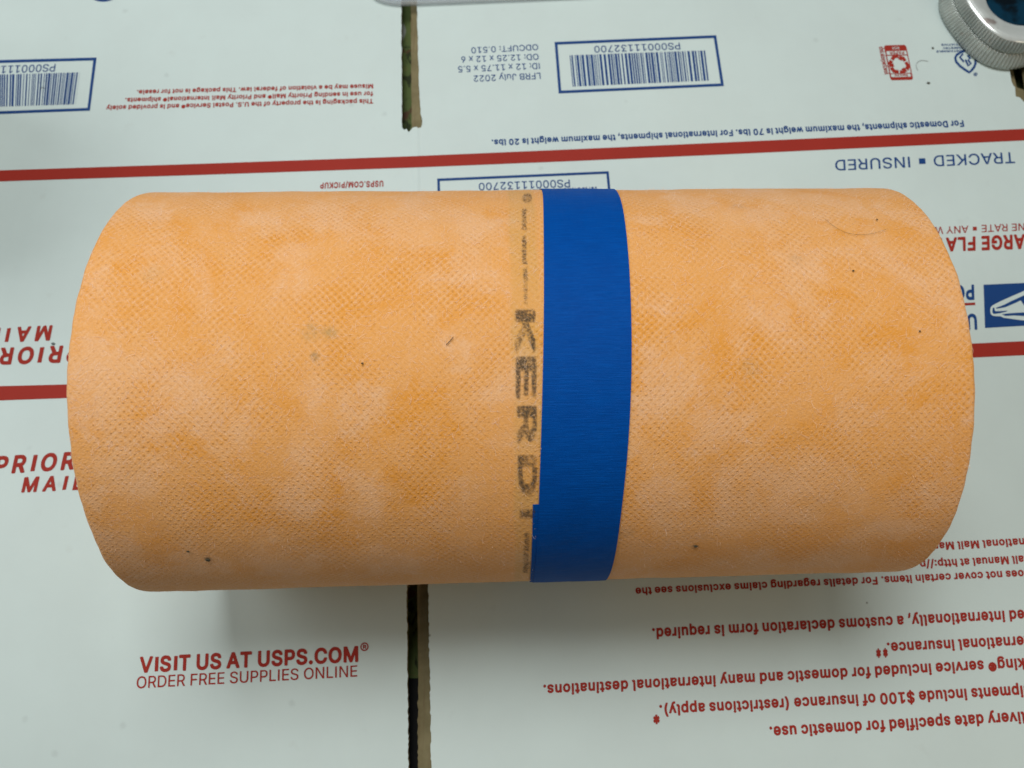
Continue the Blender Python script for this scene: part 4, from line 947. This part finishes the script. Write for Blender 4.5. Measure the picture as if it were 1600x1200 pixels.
# loose fibres on the fleece
V, F = [], []
for k in range(15000):
    u = (rnd.random() - .5) * (RL - .001); ph = -1.9 + rnd.random() * 3.8
    a = rnd.choice((.55, -.55, 1.2)) + rnd.gauss(0, .5); Lf = .0009 + .0022 * rnd.random(); wd = .000014 + .000014 * rnd.random()
    up = .00006 + .00055 * rnd.random() ** 2; bend = rnd.gauss(0, .5)
    n = len(V)
    for i in range(4):
        t = i / 3; aa = a + bend * t
        uu = u + math.cos(aa) * Lf * (t - .5); pp = ph + math.sin(aa) * Lf * (t - .5) / RR
        uu = max(-half - .0004, min(half + .0004, uu))
        h = up * (4 * t * (1 - t) if k % 3 else t * 2.0) + .00003
        w_ = .00035 * noise2(uu * 30, math.sin(pp) * 2, 1) + .0003 * noise2(math.cos(pp), math.sin(pp), 1.6) + .00025 * noise2(uu * 110, math.cos(pp) * 4, 1)
        for s in (-1, 1):
            V.append(cyl(uu - math.sin(aa) * wd * s, pp + math.cos(aa) * wd * s / RR, rad(uu) + h + w_))
    F += [(n + 2 * i, n + 2 * i + 1, n + 2 * i + 3, n + 2 * i + 2) for i in range(3)]
# keep the band clear of fibres
keep = []
for f in F:
    p = (Vector(V[f[0]]) - RC); ph = math.atan2(p.dot(NX), p.z / KB); u = p.dot(AX)
    if not (eL(ph) - .0006 < u < eR(ph) + .0006): keep.append(f)
fz = link('fibre_fuzz', V, keep, simple('pale_fibre', (.88, .66, .50), .7, spec=.3), roll)
tag(fz, kind='stuff')

# ================================================================ SMALL THINGS
# ribbed container at the far right corner
JC = at(1581, -18)
JC = Vector((.2615, .204, 0))
SIDE = math.radians(-155)
def sq(al, a, n=2.7):
    c, s = abs(math.cos(al - SIDE)), abs(math.sin(al - SIDE))
    return a / (c ** n + s ** n) ** (1 / n)
def ring_mesh(name, prof, mats, parent, ribs=None, nseg=1280, nexp=None):
    """prof: (a, z, rib depth, exponent)"""
    V, F = [], []
    for (a, z, rb, ex) in prof:
        for j in range(nseg):
            al = 2 * math.pi * j / nseg
            r = sq(al, a, ex)
            if rb: r += rb * ((1 - abs(math.sin(al * 54))) ** 1.6 - .35)
            V.append((JC.x + r * math.cos(al), JC.y + r * math.sin(al), z))
    for i in range(len(prof) - 1):
        for j in range(nseg):
            k = (j + 1) % nseg
            F.append((i * nseg + j, i * nseg + k, (i + 1) * nseg + k, (i + 1) * nseg + j))
    return link(name, V, F, mats, parent, smooth=True)
jar = tag(empty('ribbed_container', JC), 'small rounded container of clear ribbed plastic with dark blue contents, at the top right corner', 'container')
def jar_plastic():
    N = Nodes('clear_ribbed_plastic')
    p = N.obj()
    c = N.mix(N.ramp(N.noise(p, 60, 3), .35, .7), (.50, .56, .52), (.70, .76, .71))
    c = N.mix(N.ramp(N.noise(p, 130, 3), .66, .76, 0, .35), c, (.36, .22, .17))
    N.l(c, N.b.inputs['Base Color'])
    N.b.inputs['Roughness'].default_value = .10
    N.b.inputs['Transmission Weight'].default_value = .5
    N.b.inputs['IOR'].default_value = 1.5
    N.b.inputs['Coat Weight'].default_value = .4
    N.b.inputs['Coat Roughness'].default_value = .06
    return N.m
M_jar = jar_plastic()
ring_mesh('base_ring', [(.0285, .0006, 0, 2.7), (.0312, .0008, 0, 2.7), (.0316, .0016, .0006, 2.7), (.0306, .0040, .0012, 2.7), (.0288, .0074, .0010, 2.7), (.0280, .0082, 0, 2.7), (.0262, .0082, 0, 2.65), (.0255, .0020, 0, 2.65)], M_jar, jar)
ring_mesh('lid_ring', [(.0262, .0083, 0, 2.65), (.0279, .0085, 0, 2.7), (.0284, .0090, .0004, 2.7), (.0282, .0100, .0012, 2.7), (.0275, .0142, .0012, 2.65), (.0270, .0150, .0002, 2.65)], M_jar, jar)
def shoulder_mat():
    N = Nodes('silvery_shoulder')
    p = N.obj()
    c = N.mix(N.ramp(N.noise(p, 62, 3, .6, .6), .56, .66, 0, .8), (.62, .66, .64), (.24, .17, .15))
    c = N.mix(N.ramp(N.noise(p, 70, 2), .55, .7), c, (.75, .80, .78))
    N.l(c, N.b.inputs['Base Color'])
    N.b.inputs['Roughness'].default_value = .22
    N.b.inputs['Metallic'].default_value = .25
    return N.m
ring_mesh('shoulder', [(.0271, .0149, 0, 2.65), (.0262, .0157, 0, 2.9), (.0245, .0158, 0, 2.7), (.0215, .0150, 0, 2.4), (.0180, .0138, 0, 2.1), (.0163, .0128, 0, 2.0)], shoulder_mat(), jar, nseg=360)
def blue_mat():
    N = Nodes('dark_blue_contents')
    p = N.obj()
    c = N.mix(N.ramp(N.noise(p, 110, 3), .4, .62), (.001, .005, .009), (.002, .030, .060))
    N.l(c, N.b.inputs['Base Color']); N.b.inputs['Roughness'].default_value = .55; N.b.inputs['Specular IOR Level'].default_value = .08
    return N.m
V = [(JC.x, JC.y, .0118)]; F = []
for j in range(96):
    al = 2 * math.pi * j / 96; V.append((JC.x + .0166 * math.cos(al), JC.y + .0166 * math.sin(al), .0128))
F = [(0, 1 + j, 1 + (j + 1) % 96) for j in range(96)]
link('blue_contents', V, F, blue_mat(), jar, smooth=True)

# clear plastic lid at the far edge
lid = tag(empty('plastic_lid', at(800, -60)), 'clear plastic lid with a thick rim lying on the box at the top edge', 'lid')
def lid_loop(inset, z):
    A, B = at(579, -6), at(1008, -24)
    w = (B - A).length
    ax = (B - A).normalized(); ay = Vector((-ax.y, ax.x, 0))
    org = at(579, 13.5) - ax * 0
    x0, x1, y0, y1, r = inset, w - inset, inset, .085 - inset, .0125 - inset
    out = []
    for cx, cy, a0 in ((x0 + r, y0 + r, 180), (x1 - r, y0 + r, 270), (x1 - r, y1 - r, 0), (x0 + r, y1 - r, 90)):
        for i in range(13):
            a = math.radians(a0 + 90 * i / 12)
            rx = r * (1.5 if cx < w / 2 else 2.6)
            ccx = cx - r + rx if cx < w / 2 else cx + r - rx
            p = org + ax * (ccx + rx * math.cos(a)) + ay * (cy + r * .75 * math.sin(a) - (.25 * r if a0 in (180, 270) else -.25 * r))
            out.append((p.x, p.y, z))
    return out
loops = [lid_loop(.0020, .0006), lid_loop(0.0, .0006), lid_loop(-.0001, .0022), lid_loop(.0008, .0030), lid_loop(.0020, .0028), lid_loop(.0026, .0014)]
V = [p for l in loops for p in l]; n = len(loops[0]); F = []
for i in range(len(loops)):
    i2 = (i + 1) % len(loops)
    for j in range(n):
        F.append((i * n + j, i * n + (j + 1) % n, i2 * n + (j + 1) % n, i2 * n + j))
link('rim', V, F, clear_plastic('rim_plastic', (.55, .58, .59), (.90, .91, .92), .35, .30), lid, smooth=True)
l0, l1 = lid_loop(.0024, .0016), lid_loop(.0024, .0011)
link('pane', l0 + l1, [tuple(range(n)), tuple(reversed(range(n, 2 * n)))] + [(j, n + j, n + (j + 1) % n, (j + 1) % n) for j in range(n)],
     clear_plastic('pane_plastic', (.60, .66, .70), (.94, .96, .98), .15, .26), lid)

# brown carton added out of view beyond the left edge to shade the card
cx_, cy_ = at(-8, 330).x - .056, at(0, 330).y + .012
blk = tag(empty('blocker', (cx_, cy_, 0)), 'plain brown carton added out of view beyond the left edge to shade the white box', 'blocker')
def blocker_mesh():
    bm = bmesh.new(); bmesh.ops.create_cube(bm, size=1)
    for v in bm.verts:
        v.co = Vector((cx_ + v.co.x * .08, cy_ + v.co.y * .10, .0003 + (v.co.z + .5) * .105))
    bmesh.ops.bevel(bm, geom=bm.edges[:], offset=.0012, segments=2, affect='EDGES')
    V = [v.co.copy() for v in bm.verts]; bm.verts.index_update(); F = [tuple(v.index for v in f.verts) for f in bm.faces]; bm.free()
    return V, F
V, F = blocker_mesh(); link('blocker_body', V, F, M_kraft, blk)
zt = .1062
V = [(cx_ + x, cy_ + y, zt) for x, y in ((-.0395, -.011), (.0395, -.011), (.0395, .011), (-.0395, .011))]
link('blocker_tape', V, [(0, 1, 2, 3)], simple('tan_tape', (.30, .22, .12), .3), blk)

# crumbs, hairs and specks
M_dirt = simple('dry_dirt', (.045, .04, .022), .9)
M_hair = simple('dark_hair', (.05, .03, .02), .6)
M_grey = simple('grey_hair', (.30, .31, .31), .6)
def crumb(name, base, size, mat, label, cat, seed, normal=Vector((0, 0, 1)), group=None):
    bm = bmesh.new(); bmesh.ops.create_icosphere(bm, subdivisions=2, radius=size)
    r = random.Random(seed)
    s = (1 + .3 * r.random(), .7 + .3 * r.random(), .45)
    off = Vector((r.random() * 9, r.random() * 9, 0))
    for v in bm.verts:
        k = 1 + .5 * mnoise.noise(v.co / size * 1.3 + off)
        v.co = Vector((v.co.x * s[0] * k, v.co.y * s[1] * k, v.co.z * s[2] * k + size * .35))
    me = bpy.data.meshes.new(name); bm.to_mesh(me); bm.free(); me.materials.append(mat)
    o = bpy.data.objects.new(name, me); COL.objects.link(o)
    o.rotation_euler = normal.to_track_quat('Z', 'Y').to_euler(); o.location = base
    return tag(o, label, cat, group)
def strand(name, pts, r, mat, label, cat, group=None):
    V, F = [], []; n = len(pts)
    for i, p in enumerate(pts):
        t = (pts[min(i + 1, n - 1)] - pts[max(i - 1, 0)]).normalized()
        a = t.orthogonal().normalized(); b = t.cross(a)
        for k in range(5):
            V.append(p + (a * math.cos(k * 1.2566) + b * math.sin(k * 1.2566)) * r * (1 if 0 < i < n - 1 else .4))
    for i in range(n - 1):
        for k in range(5):
            F.append((i * 5 + k, i * 5 + (k + 1) % 5, (i + 1) * 5 + (k + 1) % 5, (i + 1) * 5 + k))
    return tag(link(name, V, F, mat, smooth=True), label, cat, group)
crumb('dirt_crumb', at(1457.4, 75.5), .00065, M_dirt, 'dark crumb on the white card beside the blue shield print', 'crumb', 1)
crumb('dirt_crumb', at(1450.2, 130), .00068, M_dirt, 'dark crumb on bare white card below the curled grey hair', 'crumb', 2)
crumb('dirt_crumb', at(83.6, 537.5), .00080, simple('grey_grit', (.10, .12, .12), .8), 'grey grain on the upside down red lettering left of the roll', 'crumb', 3)
def rollpt(x, y, lift):
    u, ph = on_roll(x, y); return cyl(u, ph, rad(u) + lift), (NX * math.sin(ph) + Vector((0, 0, math.cos(ph) / KB))).normalized()
for x, y, s, lab, sd in ((567, 568.5, .00034, 'tiny black speck near the middle of the left half of the orange roll', 4),
                         (296, 860.5, .00040, 'black speck beside the dark smudge at the lower left of the orange roll', 5),
                         (327, 873.5, .00062, 'dark crumb in a smudge at the lower left end of the orange roll', 6),
                         (1087, 851.5, .00058, 'brown crumb low on the orange roll right of the blue tape', 7),
                         (1371.5, 342.5, .00028, 'tiny dark speck above the curved hair on the orange roll', 8),
                         (1334, 422.5, .00030, 'small dark speck below the curved hair on the orange roll', 9),
                         (1438.5, 516.5, .00026, 'tiny dark speck at the right end of the orange roll', 10)):
    p, nrm = rollpt(x, y, .0003)
    crumb('dirt_speck', p, s, M_dirt, lab, 'speck', sd, nrm)
def arc_px(pts, k=18):
    out = []
    for i in range(k + 1):
        t = i / k * (len(pts) - 1); j = min(int(t), len(pts) - 2); f = t - j
        P = [pts[max(j - 1, 0)], pts[j], pts[j + 1], pts[min(j + 2, len(pts) - 1)]]
        out.append(tuple(.5 * (2 * P[1][c] + (P[2][c] - P[0][c]) * f + (2 * P[0][c] - 5 * P[1][c] + 4 * P[2][c] - P[3][c]) * f * f + (3 * P[1][c] - P[0][c] - 3 * P[2][c] + P[3][c]) * f ** 3) for c in (0, 1)))
    return out
strand('hair', [rollpt(x, y, .0005)[0] for x, y in arc_px([(1289, 342), (1304, 354), (1322, 363.5), (1345, 367), (1368, 364), (1389, 357)])], .00004, M_hair, 'thin curved dark hair lying on the upper right of the orange roll', 'hair')
strand('fibre', [rollpt(x, y, .0005)[0] for x, y in arc_px([(697, 539.5), (701, 536), (705.5, 531), (709, 527)], 8)], .00011, M_hair, 'short dark straight fibre lying on the orange roll left of the tape', 'fibre')
strand('hair', [at(x, y, .0003) for x, y in arc_px([(1434.5, 110), (1431.5, 103), (1434, 97), (1441, 94.3), (1451, 95.8)])], .00011, M_grey, 'curled grey hair on the white card right of the red recycling mark', 'hair')
strand('fibre', [at(x, y, .0003) for x, y in arc_px([(62, 140), (66, 136.5), (71, 139)], 8)], .00014, M_dirt, 'short dark fibre lying across the barcode at the left edge', 'fibre')
